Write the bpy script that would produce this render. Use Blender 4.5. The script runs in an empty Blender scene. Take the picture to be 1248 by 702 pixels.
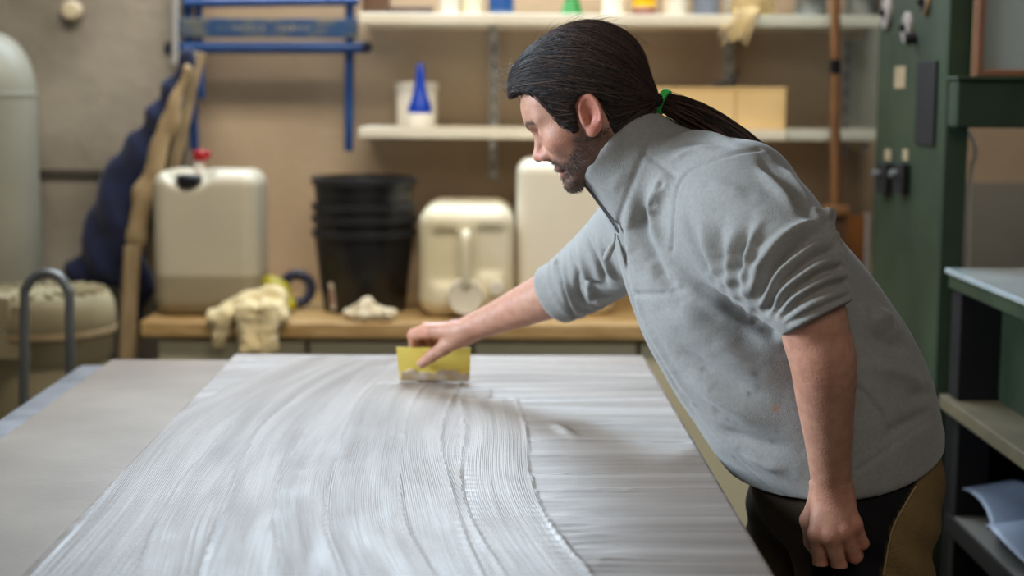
import bpy, math, random
import numpy as np
from mathutils import Vector, Matrix

random.seed(7)
RNG = np.random.default_rng(11)
SC = bpy.context.scene
COL = SC.collection

# ------------------------------------------------------------------ camera
F_PX = 1900.0
PITCH = math.radians(7.14)
ROLL = math.radians(0.35)
CAM = np.array([0.0, 0.0, 1.5])
_f = np.array([0, math.cos(PITCH), -math.sin(PITCH)])
_r0 = np.array([1.0, 0, 0])
_u0 = np.array([0, math.sin(PITCH), math.cos(PITCH)])
_r = _r0 * math.cos(ROLL) + _u0 * math.sin(ROLL)
_u = _u0 * math.cos(ROLL) - _r0 * math.sin(ROLL)
cam_data = bpy.data.cameras.new('camera')
cam = bpy.data.objects.new('camera', cam_data)
COL.objects.link(cam)
cam_data.sensor_width = 36.0
cam_data.lens = F_PX / 1248 * 36.0
cam_data.clip_start = 0.05
cam.matrix_world = Matrix(((_r[0], _u[0], -_f[0], CAM[0]), (_r[1], _u[1], -_f[1], CAM[1]),
                           (_r[2], _u[2], -_f[2], CAM[2]), (0, 0, 0, 1)))
cam_data.dof.use_dof = True
cam_data.dof.focus_distance = 2.26
cam_data.dof.aperture_fstop = 2.4
SC.camera = cam

# ------------------------------------------------------------------ world, lights, exposure
world = bpy.data.worlds.new('world')
SC.world = world
world.use_nodes = True
wb = world.node_tree.nodes['Background']
wb.inputs[0].default_value = (0.75, 0.80, 0.90, 1)
wb.inputs[1].default_value = 0.05


def area_light(name, loc, target, sx, sy, power, color, spread=180):
    d = bpy.data.lights.new(name, 'AREA')
    d.shape = 'RECTANGLE'
    d.size, d.size_y = sx, sy
    d.energy = power
    d.color = color
    d.spread = math.radians(spread)
    o = bpy.data.objects.new(name, d)
    COL.objects.link(o)
    o.location = loc
    o.rotation_euler = (Vector(target) - Vector(loc)).to_track_quat('-Z', 'Y').to_euler()
    return o


area_light('daylight_back_window', (-0.35, 4.72, 2.5), (-0.15, 2.3, 0.95), 1.9, 0.9, 98, (0.70, 0.85, 1.0), 150)
area_light('daylight_left_window', (-2.5, 2.2, 2.1), (0.1, 2.45, 1.2), 1.0, 1.2, 17, (0.74, 0.87, 1.0), 55)
area_light('ceiling_tube_light', (-0.1, 3.0, 3.2), (-0.1, 4.8, 1.25), 2.4, 0.5, 29, (1.0, 0.90, 0.76), 120)
area_light('rear_fill_light', (0.6, -0.4, 3.1), (0.1, 3.2, 1.0), 2.2, 1.0, 15, (1.0, 0.90, 0.78), 140)  # unseen warm fill added on the camera side

SC.view_settings.view_transform = 'Standard'
SC.view_settings.look = 'None'
SC.view_settings.gamma = 1.0
SC.view_settings.use_curve_mapping = False
SC.view_settings.exposure = 0.0


# ------------------------------------------------------------------ helpers
def at(px, py, Y):
    """world point on the plane y = Y that the 1248x702 photograph shows at (px, py)"""
    d = _f + (px - 624) / F_PX * _r + (351 - py) / F_PX * _u
    return CAM + d * (Y / d[1])


def V(px, py, Y):
    return at(px, py, Y)


def lin(c):
    return tuple((x / 12.92 if x <= 0.04045 else ((x + 0.055) / 1.055) ** 2.4) for x in c)


def rgb(r, g, b):
    return lin((r / 255, g / 255, b / 255))


def material(name, c1, c2=None, rough=0.6, scale=6.0, detail=4.0, bump=0.0, bump_scale=60.0, metal=0.0,
             bump_dist=0.01, spec=0.5, stretch=None, lo=0.35, hi=0.65, sheen=0.0, attr=None, transmission=0.0, sss=0.0, coat=0.0):
    m = bpy.data.materials.new(name)
    m.use_nodes = True
    nt = m.node_tree
    b = nt.nodes['Principled BSDF']
    b.inputs['Roughness'].default_value = rough
    b.inputs['Metallic'].default_value = metal
    b.inputs['Specular IOR Level'].default_value = spec
    if sheen:
        b.inputs['Sheen Weight'].default_value = sheen
        b.inputs['Sheen Roughness'].default_value = 0.5
    if coat:
        b.inputs['Coat Weight'].default_value = coat
        b.inputs['Coat Roughness'].default_value = 0.15
    if transmission:
        b.inputs['Transmission Weight'].default_value = transmission
    if sss:
        b.inputs['Subsurface Weight'].default_value = sss
        b.inputs['Subsurface Radius'].default_value = (0.010, 0.004, 0.002)
        b.inputs['Subsurface Scale'].default_value = 1.0
    tc = nt.nodes.new('ShaderNodeTexCoord')
    mp = nt.nodes.new('ShaderNodeMapping')
    nt.links.new(tc.outputs['Object'], mp.inputs[0])
    if stretch:
        mp.inputs['Scale'].default_value = stretch
    if attr:
        a = nt.nodes.new('ShaderNodeAttribute')
        a.attribute_name = attr
        base = a.outputs['Color']
    else:
        base = None
    if c2 is not None or attr:
        n = nt.nodes.new('ShaderNodeTexNoise')
        n.inputs['Scale'].default_value = scale
        n.inputs['Detail'].default_value = detail
        nt.links.new(mp.outputs[0], n.inputs['Vector'])
        rp = nt.nodes.new('ShaderNodeValToRGB')
        rp.color_ramp.elements[0].position = lo
        rp.color_ramp.elements[1].position = hi
        nt.links.new(n.outputs['Fac'], rp.inputs[0])
        if attr:
            c1 = c1 or (1, 1, 1)
            c2 = c2 or c1
            rp.color_ramp.elements[0].color = (*c1, 1)
            rp.color_ramp.elements[1].color = (*c2, 1)
            mx = nt.nodes.new('ShaderNodeMix')
            mx.data_type = 'RGBA'
            mx.blend_type = 'MULTIPLY'
            mx.inputs[0].default_value = 1.0
            nt.links.new(base, mx.inputs[6])
            nt.links.new(rp.outputs[0], mx.inputs[7])
            nt.links.new(mx.outputs[2], b.inputs['Base Color'])
        else:
            rp.color_ramp.elements[0].color = (*c1, 1)
            rp.color_ramp.elements[1].color = (*c2, 1)
            nt.links.new(rp.outputs[0], b.inputs['Base Color'])
    else:
        b.inputs['Base Color'].default_value = (*c1, 1)
    if bump:
        n2 = nt.nodes.new('ShaderNodeTexNoise')
        n2.inputs['Scale'].default_value = bump_scale
        n2.inputs['Detail'].default_value = 3
        nt.links.new(mp.outputs[0], n2.inputs['Vector'])
        bp = nt.nodes.new('ShaderNodeBump')
        bp.inputs['Strength'].default_value = bump
        bp.inputs['Distance'].default_value = bump_dist
        nt.links.new(n2.outputs['Fac'], bp.inputs['Height'])
        nt.links.new(bp.outputs[0], b.inputs['Normal'])
    return m


def raw_mesh(name, verts, faces, smooth=True):
    """verts (n,3) array, faces: (m,k) array or list of lists"""
    me = bpy.data.meshes.new(name)
    verts = np.asarray(verts, dtype=np.float32)
    if isinstance(faces, np.ndarray):
        k = faces.shape[1]
        me.vertices.add(len(verts))
        me.vertices.foreach_set('co', verts.ravel())
        me.loops.add(faces.size)
        me.loops.foreach_set('vertex_index', faces.astype(np.int32).ravel())
        me.polygons.add(len(faces))
        me.polygons.foreach_set('loop_start', np.arange(0, faces.size, k, dtype=np.int32))
        me.update(calc_edges=True)
        me.validate()
    else:
        me.from_pydata(verts.tolist(), [], faces)
        me.update()
    if smooth:
        me.polygons.foreach_set('use_smooth', np.ones(len(me.polygons), dtype=bool))
    return me


def link(name, me, mat, parent=None):
    o = bpy.data.objects.new(name, me)
    COL.objects.link(o)
    if mat is not None:
        me.materials.append(mat)
    if parent is not None:
        o.parent = parent
        o.matrix_parent_inverse = Matrix.Translation(parent_loc(parent)).inverted()
    return o


def parent_loc(p):
    v = Vector(p.location)
    return v


def tag(o, label, cat, group=None, kind=None):
    o['label'] = label
    o['category'] = cat
    if group:
        o['group'] = group
    if kind:
        o['kind'] = kind
    return o


def structure(o):
    o['kind'] = 'structure'
    return o


def thing(name, loc, label, cat, group=None):
    o = bpy.data.objects.new(name, None)
    COL.objects.link(o)
    o.location = tuple(float(x) for x in loc)
    o.empty_display_size = 0.05
    return tag(o, label, cat, group)


class MB:
    """collects boxes, tubes and lathes into one mesh (world coordinates)"""
    def __init__(s):
        s.v, s.f = [], []

    def add(s, v, f):
        n = len(s.v)
        s.v += [tuple(map(float, p)) for p in v]
        s.f += [[i + n for i in q] for q in f]
        return s

    def box(s, c, size, rz=0.0, rx=0.0, ry=0.0):
        hx, hy, hz = size[0] / 2, size[1] / 2, size[2] / 2
        R = Matrix.Rotation(rz, 3, 'Z') @ Matrix.Rotation(ry, 3, 'Y') @ Matrix.Rotation(rx, 3, 'X')
        vs = []
        for x, y, z in ((-1, -1, -1), (1, -1, -1), (1, 1, -1), (-1, 1, -1), (-1, -1, 1), (1, -1, 1), (1, 1, 1), (-1, 1, 1)):
            p = R @ Vector((x * hx, y * hy, z * hz))
            vs.append((p.x + c[0], p.y + c[1], p.z + c[2]))
        return s.add(vs, [[0, 3, 2, 1], [4, 5, 6, 7], [0, 1, 5, 4], [1, 2, 6, 5], [2, 3, 7, 6], [3, 0, 4, 7]])

    def span(s, a, b):
        """axis-aligned box between two corners"""
        a, b = np.array(a, float), np.array(b, float)
        return s.box((a + b) / 2, np.abs(b - a))

    def tube(s, pts, r, n=10, caps=True):
        pts = [Vector([float(x) for x in p]) for p in pts]
        rs = r if hasattr(r, '__len__') else [r] * len(pts)
        rings, prev = [], None
        for i, p in enumerate(pts):
            t = (pts[min(i + 1, len(pts) - 1)] - pts[max(i - 1, 0)]).normalized()
            if prev is None:
                prev = t.orthogonal().normalized()
            u = (prev - t * prev.dot(t)).normalized()
            prev = u
            w = t.cross(u)
            rings.append([p + (u * math.cos(2 * math.pi * k / n) + w * math.sin(2 * math.pi * k / n)) * rs[i] for k in range(n)])
        v = [q for ring in rings for q in ring]
        f = []
        for i in range(len(rings) - 1):
            for k in range(n):
                a, b = i * n + k, i * n + (k + 1) % n
                f.append([a, b, b + n, a + n])
        if caps:
            f.append(list(range(n))[::-1])
            f.append([(len(rings) - 1) * n + k for k in range(n)])
        return s.add(v, f)

    def lathe(s, prof, c, n=32, axis='z', caps=True):
        """prof: list of (r, h) along axis"""
        v, f = [], []
        for r, h in prof:
            for k in range(n):
                a = 2 * math.pi * k / n
                x, y = r * math.cos(a), r * math.sin(a)
                if axis == 'z':
                    v.append((c[0] + x, c[1] + y, c[2] + h))
                elif axis == 'y':
                    v.append((c[0] + x, c[1] + h, c[2] - y))
                else:
                    v.append((c[0] + h, c[1] + x, c[2] + y))
        for i in range(len(prof) - 1):
            for k in range(n):
                a, b = i * n + k, i * n + (k + 1) % n
                f.append([a, b, b + n, a + n])
        if caps:
            f.append(list(range(n))[::-1])
            f.append([(len(prof) - 1) * n + k for k in range(n)])
        return s.add(v, f)

    def build(s, name, mat, parent=None, smooth=False, bevel=0.0, seg=2, sharp=None):
        me = raw_mesh(name, np.array(s.v), s.f, smooth or bevel > 0)
        o = link(name, me, mat, parent)
        if bevel:
            m = o.modifiers.new('bevel', 'BEVEL')
            m.width = bevel
            m.segments = seg
            m.limit_method = 'ANGLE'
            m.angle_limit = math.radians(35)
        if smooth or bevel:
            m2 = o.modifiers.new('wn', 'WEIGHTED_NORMAL') if bevel else None
            if smooth and not bevel:
                try:
                    me.set_sharp_from_angle(angle=math.radians(sharp or 40))
                except Exception:
                    pass
        return o


def smooth_path(pts, n=6):
    """Catmull-Rom through points"""
    P = [np.asarray(p, float) for p in pts]
    P = [2 * P[0] - P[1]] + P + [2 * P[-1] - P[-2]]
    out = []
    for i in range(1, len(P) - 2):
        for k in range(n):
            t = k / n
            a, b, c, d = P[i - 1], P[i], P[i + 1], P[i + 2]
            out.append(0.5 * (2 * b + (c - a) * t + (2 * a - 5 * b + 4 * c - d) * t * t + (3 * b - a - 3 * c + d) * t ** 3))
    out.append(P[-2])
    return out


# ------------------------------------------------------------------ implicit surfaces (numpy)
def smin(a, b, k):
    h = np.maximum(k - np.abs(a - b), 0) / k
    return np.minimum(a, b) - h * h * k * 0.25


def smax(a, b, k):
    return -smin(-a, -b, k)


def cone(P, a, b, ra, rb):
    a = np.asarray(a, np.float32)
    ba = np.asarray(b, np.float32) - a
    q = P - a
    t = np.clip((q @ ba) / float(ba @ ba), 0, 1)
    d = np.sqrt(((q - t[:, None] * ba) ** 2).sum(1))
    return d - (ra + t * (rb - ra))


def chain(P, pts, k=0.01):
    """pts: list of (point, radius)"""
    d = None
    for (a, ra), (b, rb) in zip(pts[:-1], pts[1:]):
        e = cone(P, a, b, ra, rb)
        d = e if d is None else smin(d, e, k)
    return d


class Sweep:
    """round tube of varying radius along a smooth path"""
    def __init__(s, pts, n=5):
        q = np.array(smooth_path([np.append(np.asarray(p, float), r) for p, r in pts], n))
        s.C = q[:, :3].astype(np.float32)
        s.R = q[:, 3].astype(np.float32)
        s.D = s.C[1:] - s.C[:-1]
        s.L2 = (s.D ** 2).sum(1)
        s.n2 = (s.C ** 2).sum(1)

    def locate(s, P):
        i = (s.n2[None] - 2 * (P @ s.C.T)).argmin(1)
        T = s.D[np.clip(i, 0, len(s.D) - 1)]
        back = ((P - s.C[i]) * T).sum(1) < 0
        i = np.clip(i - back, 0, len(s.D) - 1)
        q = P - s.C[i]
        t = np.clip((q * s.D[i]).sum(1) / s.L2[i], 0, 1)
        return i, t, q - t[:, None] * s.D[i]

    def __call__(s, P):
        i, t, r = s.locate(P)
        return np.sqrt((r * r).sum(1)) - (s.R[i] * (1 - t) + s.R[i + 1] * t)


def ellipsoid(P, c, r, R=None):
    q = P - np.asarray(c, np.float32)
    if R is not None:
        q = q @ np.asarray(R, np.float32).T
    r = np.asarray(r, np.float32)
    k0 = np.sqrt(((q / r) ** 2).sum(1))
    k1 = np.sqrt(((q / (r * r)) ** 2).sum(1)) + 1e-9
    return k0 * (k0 - 1) / k1


def rbox(P, c, h, rad, R=None):
    q = P - np.asarray(c, np.float32)
    if R is not None:
        q = q @ np.asarray(R, np.float32).T
    q = np.abs(q) - (np.asarray(h, np.float32) - rad)
    return np.sqrt((np.maximum(q, 0) ** 2).sum(1)) + np.minimum(q.max(1), 0) - rad


def poly2d(X, Y, poly):
    """signed distance to a polygon, negative inside"""
    n = len(poly)
    d = np.full(X.shape, 1e9)
    s = np.ones(X.shape)
    for i in range(n):
        ax, ay = poly[i]
        bx, by = poly[i - 1]
        ex, ey = bx - ax, by - ay
        wx, wy = X - ax, Y - ay
        t = np.clip((wx * ex + wy * ey) / (ex * ex + ey * ey), 0, 1)
        d = np.minimum(d, (wx - ex * t) ** 2 + (wy - ey * t) ** 2)
        c1, c2, c3 = Y >= ay, Y < by, ex * wy > ey * wx
        flip = (c1 & c2 & c3) | (~c1 & ~c2 & ~c3)
        s = np.where(flip, -s, s)
    return s * np.sqrt(d)


def wobble(P, freq, seed, n=7):
    """cheap smooth noise: a sum of sines in random directions, about -1..1"""
    g = np.random.default_rng(seed)
    o = np.zeros(len(P))
    for _ in range(n):
        w = g.normal(size=3)
        w = w / np.linalg.norm(w) * freq * g.uniform(0.6, 1.6)
        o += np.sin(P @ w + g.uniform(0, 6.28))
    return o / n * 1.8


def surface(sdf, lo, hi, h, newton=1):
    """sparse surface nets -> (verts, quads)"""
    lo = np.asarray(lo, np.float32)
    hi = np.asarray(hi, np.float32)
    B = 8
    H = B * h
    nb = np.ceil((hi - lo) / H).astype(int)
    I = np.stack(np.meshgrid(*[np.arange(k) for k in nb], indexing='ij'), -1).reshape(-1, 3)
    cen = lo + (I + 0.5) * H
    d = sdf(cen.astype(np.float32))
    I = I[np.abs(d) < 1.25 * H]
    off = np.stack(np.meshgrid(*[np.arange(B + 1)] * 3, indexing='ij'), -1).reshape(-1, 3)
    vals = np.empty((len(I), (B + 1) ** 3), np.float32)
    step = 600
    for s in range(0, len(I), step):
        pts = ((I[s:s + step, None, :] * B + off[None]).reshape(-1, 3) * h + lo).astype(np.float32)
        vals[s:s + step] = sdf(pts).reshape(-1, (B + 1) ** 3)
    vals = vals.reshape(-1, B + 1, B + 1, B + 1)
    N = nb * B + 2
    base = I * B

    def key(c):
        return (c[..., 0].astype(np.int64) * N[1] + c[..., 1]) * N[2] + c[..., 2]
    S = vals < 0
    cs = [S[:, i:i + B, j:j + B, k:k + B] for i in (0, 1) for j in (0, 1) for k in (0, 1)]
    tot = sum(c.astype(np.int8) for c in cs)
    act = (tot > 0) & (tot < 8)
    bi, ci, cj, ck = np.nonzero(act)
    cell = base[bi] + np.stack([ci, cj, ck], 1)
    acc = np.zeros((len(bi), 3), np.float32)
    cnt = np.zeros(len(bi), np.float32)
    corners = [(i, j, k) for i in (0, 1) for j in (0, 1) for k in (0, 1)]
    cv = {c: vals[bi, ci + c[0], cj + c[1], ck + c[2]] for c in corners}
    for a in corners:
        for ax in range(3):
            if a[ax] == 0:
                b = list(a)
                b[ax] = 1
                b = tuple(b)
                va, vb = cv[a], cv[b]
                m = (va < 0) != (vb < 0)
                t = np.where(m, va / np.where(m, va - vb, 1), 0)
                p = np.array(a, np.float32)[None].repeat(len(bi), 0)
                p[:, ax] += t
                acc += p * m[:, None]
                cnt += m
    vert = lo + (cell + acc / cnt[:, None]) * h
    keys = key(cell)
    order = np.argsort(keys)
    ks = keys[order]
    quads = []
    for ax in range(3):
        sl0 = [slice(None), slice(0, B), slice(0, B), slice(0, B)]
        sl1 = list(sl0)
        sl1[ax + 1] = slice(1, B + 1)
        a, b = S[tuple(sl0)], S[tuple(sl1)]
        e = np.nonzero(a != b)
        g = base[e[0]] + np.stack(e[1:], 1)
        inside = a[e]
        u, w = (ax + 1) % 3, (ax + 2) % 3
        q = []
        ok = np.ones(len(g), bool)
        for du, dw in ((-1, -1), (0, -1), (0, 0), (-1, 0)):
            c = g.copy()
            c[:, u] += du
            c[:, w] += dw
            kk = key(c)
            ix = np.clip(np.searchsorted(ks, kk), 0, len(ks) - 1)
            ok &= (ks[ix] == kk) & (c.min(1) >= 0)
            q.append(order[ix])
        q = np.stack(q, 1)
        q = np.where(inside[:, None], q, q[:, ::-1])[ok]
        quads.append(q)
    quads = np.concatenate(quads)
    for _ in range(newton):
        n, d0 = gradient(sdf, vert)
        vert = vert - n * np.clip(d0, -h, h)[:, None] * 0.8
    return vert.astype(np.float32), quads


def gradient(sdf, P, e=0.0012):
    d0 = sdf(P.astype(np.float32))
    g = np.stack([sdf((P + np.eye(3, dtype=np.float32)[i] * e).astype(np.float32)) - d0 for i in range(3)], 1)
    n = g / (np.linalg.norm(g, axis=1, keepdims=True) + 1e-9)
    return n, d0


def set_color(me, col):
    ca = me.color_attributes.new('col', 'FLOAT_COLOR', 'POINT')
    a = np.ones((len(me.vertices), 4), np.float32)
    a[:, :3] = col
    ca.data.foreach_set('color', a.ravel())


def mesh_normals(v, q):
    fn = np.cross(v[q[:, 2]] - v[q[:, 0]], v[q[:, 3]] - v[q[:, 1]])
    n = np.stack([sum(np.bincount(q[:, k], fn[:, a], len(v)) for k in range(4)) for a in range(3)], 1)
    return n / (np.linalg.norm(n, axis=1, keepdims=True) + 1e-12)


def relax(x, q, it, w=0.5):
    """average each vertex value with its neighbours"""
    e = np.concatenate([q[:, [0, 1]], q[:, [1, 2]], q[:, [2, 3]], q[:, [3, 0]]])
    cnt = np.bincount(e[:, 0], minlength=len(x)) + np.bincount(e[:, 1], minlength=len(x))
    cnt = np.maximum(cnt, 1)[:, None]
    for _ in range(it):
        s = np.stack([np.bincount(e[:, 0], x[e[:, 1], a], len(x)) + np.bincount(e[:, 1], x[e[:, 0], a], len(x)) for a in range(x.shape[1])], 1)
        x = x * (1 - w) + s / cnt * w
    return x


def sdf_object(name, sdf, lo, hi, h, mat, parent=None, disp=None, color=None, smooth=0):
    v, q = surface(sdf, lo, hi, h)
    if smooth:
        v = relax(v.astype(np.float64), q, smooth)
        n = relax(mesh_normals(v, q), q, 6)
        n /= np.linalg.norm(n, axis=1, keepdims=True) + 1e-9
        v = v + n * disp(v, n)[:, None]
    elif disp is not None:
        n, _ = gradient(sdf, v)
        v = v + n * disp(v, n)[:, None]
    me = raw_mesh(name, v, q)
    if color is not None:
        set_color(me, color(v))
    return link(name, me, mat, parent)


def pxdist(P, lines_world):
    """distance of points to a 3-D polyline"""
    d = np.full(len(P), 1e9)
    for a, b in zip(lines_world[:-1], lines_world[1:]):
        ba = b - a
        if ba @ ba > 0.0009:
            b = a
            ba = b - a
        q = P - a
        t = np.clip(q @ ba / max(float(ba @ ba), 1e-9), 0, 1)
        d = np.minimum(d, ((q - t[:, None] * ba) ** 2).sum(1))
    return np.sqrt(d)


def trace(px, py, sdf, y0=1.7, y1=3.3):
    """first point of the surface along the line of sight through (px, py); arrays"""
    px = np.atleast_1d(np.asarray(px, float))
    py = np.atleast_1d(np.asarray(py, float))
    d = _f[None] + ((px - 624) / F_PX)[:, None] * _r + ((351 - py) / F_PX)[:, None] * _u
    d = d / np.linalg.norm(d, axis=1, keepdims=True)
    t = y0 / d[:, 1]
    for _ in range(70):
        p = CAM + d * t[:, None]
        s = sdf(p.astype(np.float32))
        t = np.minimum(t + np.where(s > 0.0004, s * 0.7, 0), (y1 + 0.5) / d[:, 1])
    p = CAM + d * t[:, None]
    for _ in range(3):
        n, s = gradient(sdf, p.astype(np.float32))
        p = p - n * np.clip(s, -0.02, 0.02)[:, None]
    return p, (p[:, 1] < y1)

# ------------------------------------------------------------------ materials
M = {}
M['wall'] = material('wall_plaster', rgb(176, 154, 128), rgb(194, 174, 148), 0.85, 2.2, 6, 0.25, 40)
M['wall_grey'] = material('wall_grey_concrete', rgb(126, 119, 107), rgb(172, 165, 152), 0.85, 3.0, 8, 0.35, 25, lo=0.3, hi=0.6)
M['dado'] = material('wall_grey_paint', rgb(128, 124, 116), rgb(142, 138, 128), 0.7, 3, 4)
M['floor'] = material('floor_concrete', rgb(110, 104, 96), rgb(135, 128, 118), 0.8, 3, 6, 0.2, 30)
M['band'] = material('dark_band', rgb(62, 58, 52), rgb(76, 70, 64), 0.7, 6)
M['shelf'] = material('shelf_white', rgb(232, 226, 206), rgb(240, 236, 222), 0.45, 4)
M['shelf_grey'] = material('shelf_grey', rgb(196, 202, 190), rgb(210, 214, 202), 0.4, 4)
M['rail'] = material('rail_grey', rgb(190, 190, 188), None, 0.4, metal=0.3)
M['wood'] = material('bench_wood', rgb(178, 144, 92), rgb(204, 172, 120), 0.5, 9, 5, 0.1, 30, stretch=(1.2, 8, 8))
M['cream'] = material('cabinet_cream', rgb(205, 198, 168), rgb(214, 208, 180), 0.5, 3)
M['gap'] = material('dark_gap', rgb(58, 50, 42), None, 0.8)
M['blue'] = material('blue_paint', rgb(16, 60, 122), rgb(26, 74, 136), 0.4, 8, 5)
M['blue_worn'] = material('blue_worn_plate', rgb(36, 74, 122), rgb(100, 106, 104), 0.5, 14, 6, lo=0.42, hi=0.6, stretch=(1, 1, 2))
M['print'] = material('faded_print', rgb(150, 152, 150), None, 0.6)
M['navy'] = material('navy_cloth', rgb(14, 22, 52), rgb(20, 32, 70), 0.9, 20, sheen=0.2)
M['tan'] = material('tan_canvas', rgb(150, 128, 94), rgb(176, 154, 118), 0.9, 12)
M['batten'] = material('batten_wood', rgb(150, 130, 98), rgb(170, 150, 116), 0.6, 10, stretch=(6, 6, 1))
M['black_cloth'] = material('black_cloth', rgb(28, 26, 28), rgb(42, 38, 38), 0.9, 15)
M['red'] = material('red_plastic', rgb(176, 30, 36), None, 0.35)
M['black'] = material('black_plastic', rgb(20, 20, 23), rgb(30, 30, 33), 0.38, 8)
M['black_rim'] = material('black_rim', rgb(40, 40, 44), rgb(52, 52, 56), 0.3, 8)
M['white'] = material('white_plastic', rgb(236, 232, 218), rgb(244, 240, 230), 0.4, 4)
M['jug'] = material('jug_plastic', rgb(236, 230, 210), rgb(244, 240, 226), 0.4, 3)
M['canister'] = material('canister_plastic', rgb(226, 216, 182), rgb(238, 232, 208), 0.38, 5)
M['paper'] = material('paper', rgb(224, 214, 206), rgb(238, 230, 226), 0.8, 10)
M['yellow_green'] = material('yellow_green', rgb(168, 156, 10), rgb(184, 172, 24), 0.4, 8)
M['blue_dark'] = material('blue_black_plastic', rgb(30, 34, 62), None, 0.4)
M['rag'] = material('rag_cloth', rgb(206, 186, 138), rgb(232, 216, 172), 0.95, 16, sheen=0.2)
M['crumple'] = material('crumpled_wipe', rgb(220, 204, 170), rgb(236, 224, 198), 0.9, 16)
M['cone_blue'] = material('nozzle_blue', rgb(10, 66, 190), None, 0.35)
M['carton'] = material('cream_carton', rgb(226, 194, 136), rgb(236, 206, 150), 0.7, 5)
M['green_cone'] = material('green_plastic', rgb(18, 128, 50), None, 0.4)
M['yellow_label'] = material('yellow_label', rgb(246, 196, 20), None, 0.5)
M['pink'] = material('pink_red_base', rgb(150, 92, 84), None, 0.5)
M['twine'] = material('twine', rgb(216, 192, 138), rgb(232, 212, 164), 0.9, 20)
M['steel'] = material('dull_steel', rgb(150, 150, 148), rgb(176, 176, 172), 0.35, 6, metal=0.8)
M['brown_tool'] = material('dark_brown_wood', rgb(76, 52, 36), rgb(96, 68, 46), 0.6, 10)
M['glass'] = material('cloudy_glass', rgb(206, 206, 190), rgb(222, 220, 206), 0.15, 6)
M['pole'] = material('pole_wood', rgb(108, 74, 44), rgb(134, 94, 58), 0.45, 12, stretch=(6, 6, 1))
M['board_brown'] = material('brown_board', rgb(118, 72, 30), rgb(134, 86, 40), 0.5, 6, stretch=(5, 5, 1))
M['machine'] = material('machine_green', rgb(33, 44, 29), rgb(43, 56, 38), 0.6, 5, 6, 0.1, 25, spec=0.2)
M['machine_dirty'] = material('machine_ledge', rgb(76, 68, 46), rgb(90, 80, 56), 0.7, 10, 6)
M['machine_dark'] = material('machine_black', rgb(16, 14, 14), rgb(24, 21, 21), 0.75, 6, spec=0.2)
M['gauge_face'] = material('gauge_face', rgb(128, 120, 114), rgb(140, 132, 126), 0.4, 4)
M['tag_plate'] = material('tag_plate', rgb(142, 124, 96), rgb(154, 136, 108), 0.5, 8)
M['brass'] = material('gauge_ring', rgb(170, 140, 104), None, 0.35, metal=0.4)
M['table_steel'] = material('bed_steel', rgb(176, 196, 204), rgb(196, 212, 218), 0.22, 6, metal=0.5)
M['frame_brown'] = material('frame_brown', rgb(108, 68, 42), rgb(120, 78, 50), 0.5, 8)
M['film'] = material('blue_white_sheet', rgb(120, 132, 152), rgb(136, 147, 166), 0.5, 6)
M['grey_board'] = material('grey_sheet', rgb(92, 90, 86), rgb(104, 101, 95), 0.6, 6)
M['cyl'] = material('cylinder_paint', rgb(146, 145, 130), rgb(160, 159, 144), 0.45, 4)
M['drum'] = material('drum_beige', rgb(146, 135, 104), rgb(168, 156, 124), 0.6, 5, 6)
M['tube_grey'] = material('tube_steel', rgb(112, 116, 118), rgb(124, 128, 130), 0.4, 6, metal=0.5)
M['beige_panel'] = material('beige_panel', rgb(128, 114, 100), rgb(144, 130, 115), 0.5, 5, 7, 0.05, 60)
M['table_film'] = material('table_sheet', rgb(140, 142, 148), rgb(172, 174, 180), 0.3, 9, 6, 0.25, 30, metal=0.3)
M['table_wood'] = material('table_frame', rgb(170, 150, 104), None, 0.6)


def mesh_screen():
    m = material('wire_mesh', rgb(150, 156, 152), None, 0.7)
    nt = m.node_tree
    b = nt.nodes['Principled BSDF']
    tc = nt.nodes.new('ShaderNodeTexCoord')
    outs = []
    for d in ('X', 'Z'):
        w = nt.nodes.new('ShaderNodeTexWave')
        w.bands_direction = d
        w.inputs['Scale'].default_value = 60
        nt.links.new(tc.outputs['Object'], w.inputs['Vector'])
        outs.append(w.outputs['Fac'])
    mul = nt.nodes.new('ShaderNodeMath')
    mul.operation = 'MULTIPLY'
    nt.links.new(outs[0], mul.inputs[0])
    nt.links.new(outs[1], mul.inputs[1])
    mx = nt.nodes.new('ShaderNodeMix')
    mx.data_type = 'RGBA'
    mx.inputs[6].default_value = (*rgb(150, 156, 150), 1)
    mx.inputs[7].default_value = (*rgb(96, 102, 100), 1)
    nt.links.new(mul.outputs[0], mx.inputs[0])
    nt.links.new(mx.outputs[2], b.inputs['Base Color'])
    return m


M['mesh'] = mesh_screen()

# ------------------------------------------------------------------ setting
WY = 4.80                       # back wall
structure(MB().span((-1.6, WY, 0), (1.9, WY + 0.12, 3.4)).build('wall_back', M['wall']))
structure(MB().span((-3.4, -1.5, -0.1), (3.4, WY + 0.12, 0)).build('floor', M['floor']))
gx = at(222, 200, 4.62)[0]      # grey wall pier on the left
structure(MB().span((-3.4, 4.62, 0), (gx, WY + 0.12, 3.4)).build('wall_left', M['wall_grey']))
bz = at(80, 211, 4.6)[2]
structure(MB().span((-3.2, 4.605, bz - 0.009), (at(150, 211, 4.6)[0] + 0.12, 4.63, bz + 0.009)).build('trim_1', M['band']))
# grey painted lower wall seen under the machine beam
dz = at(1220, 222, WY)[2]
structure(MB().span((at(1130, 200, WY)[0], WY - 0.012, 0.0), (1.9, WY + 0.01, dz)).build('trim_2', M['dado']))

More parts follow.
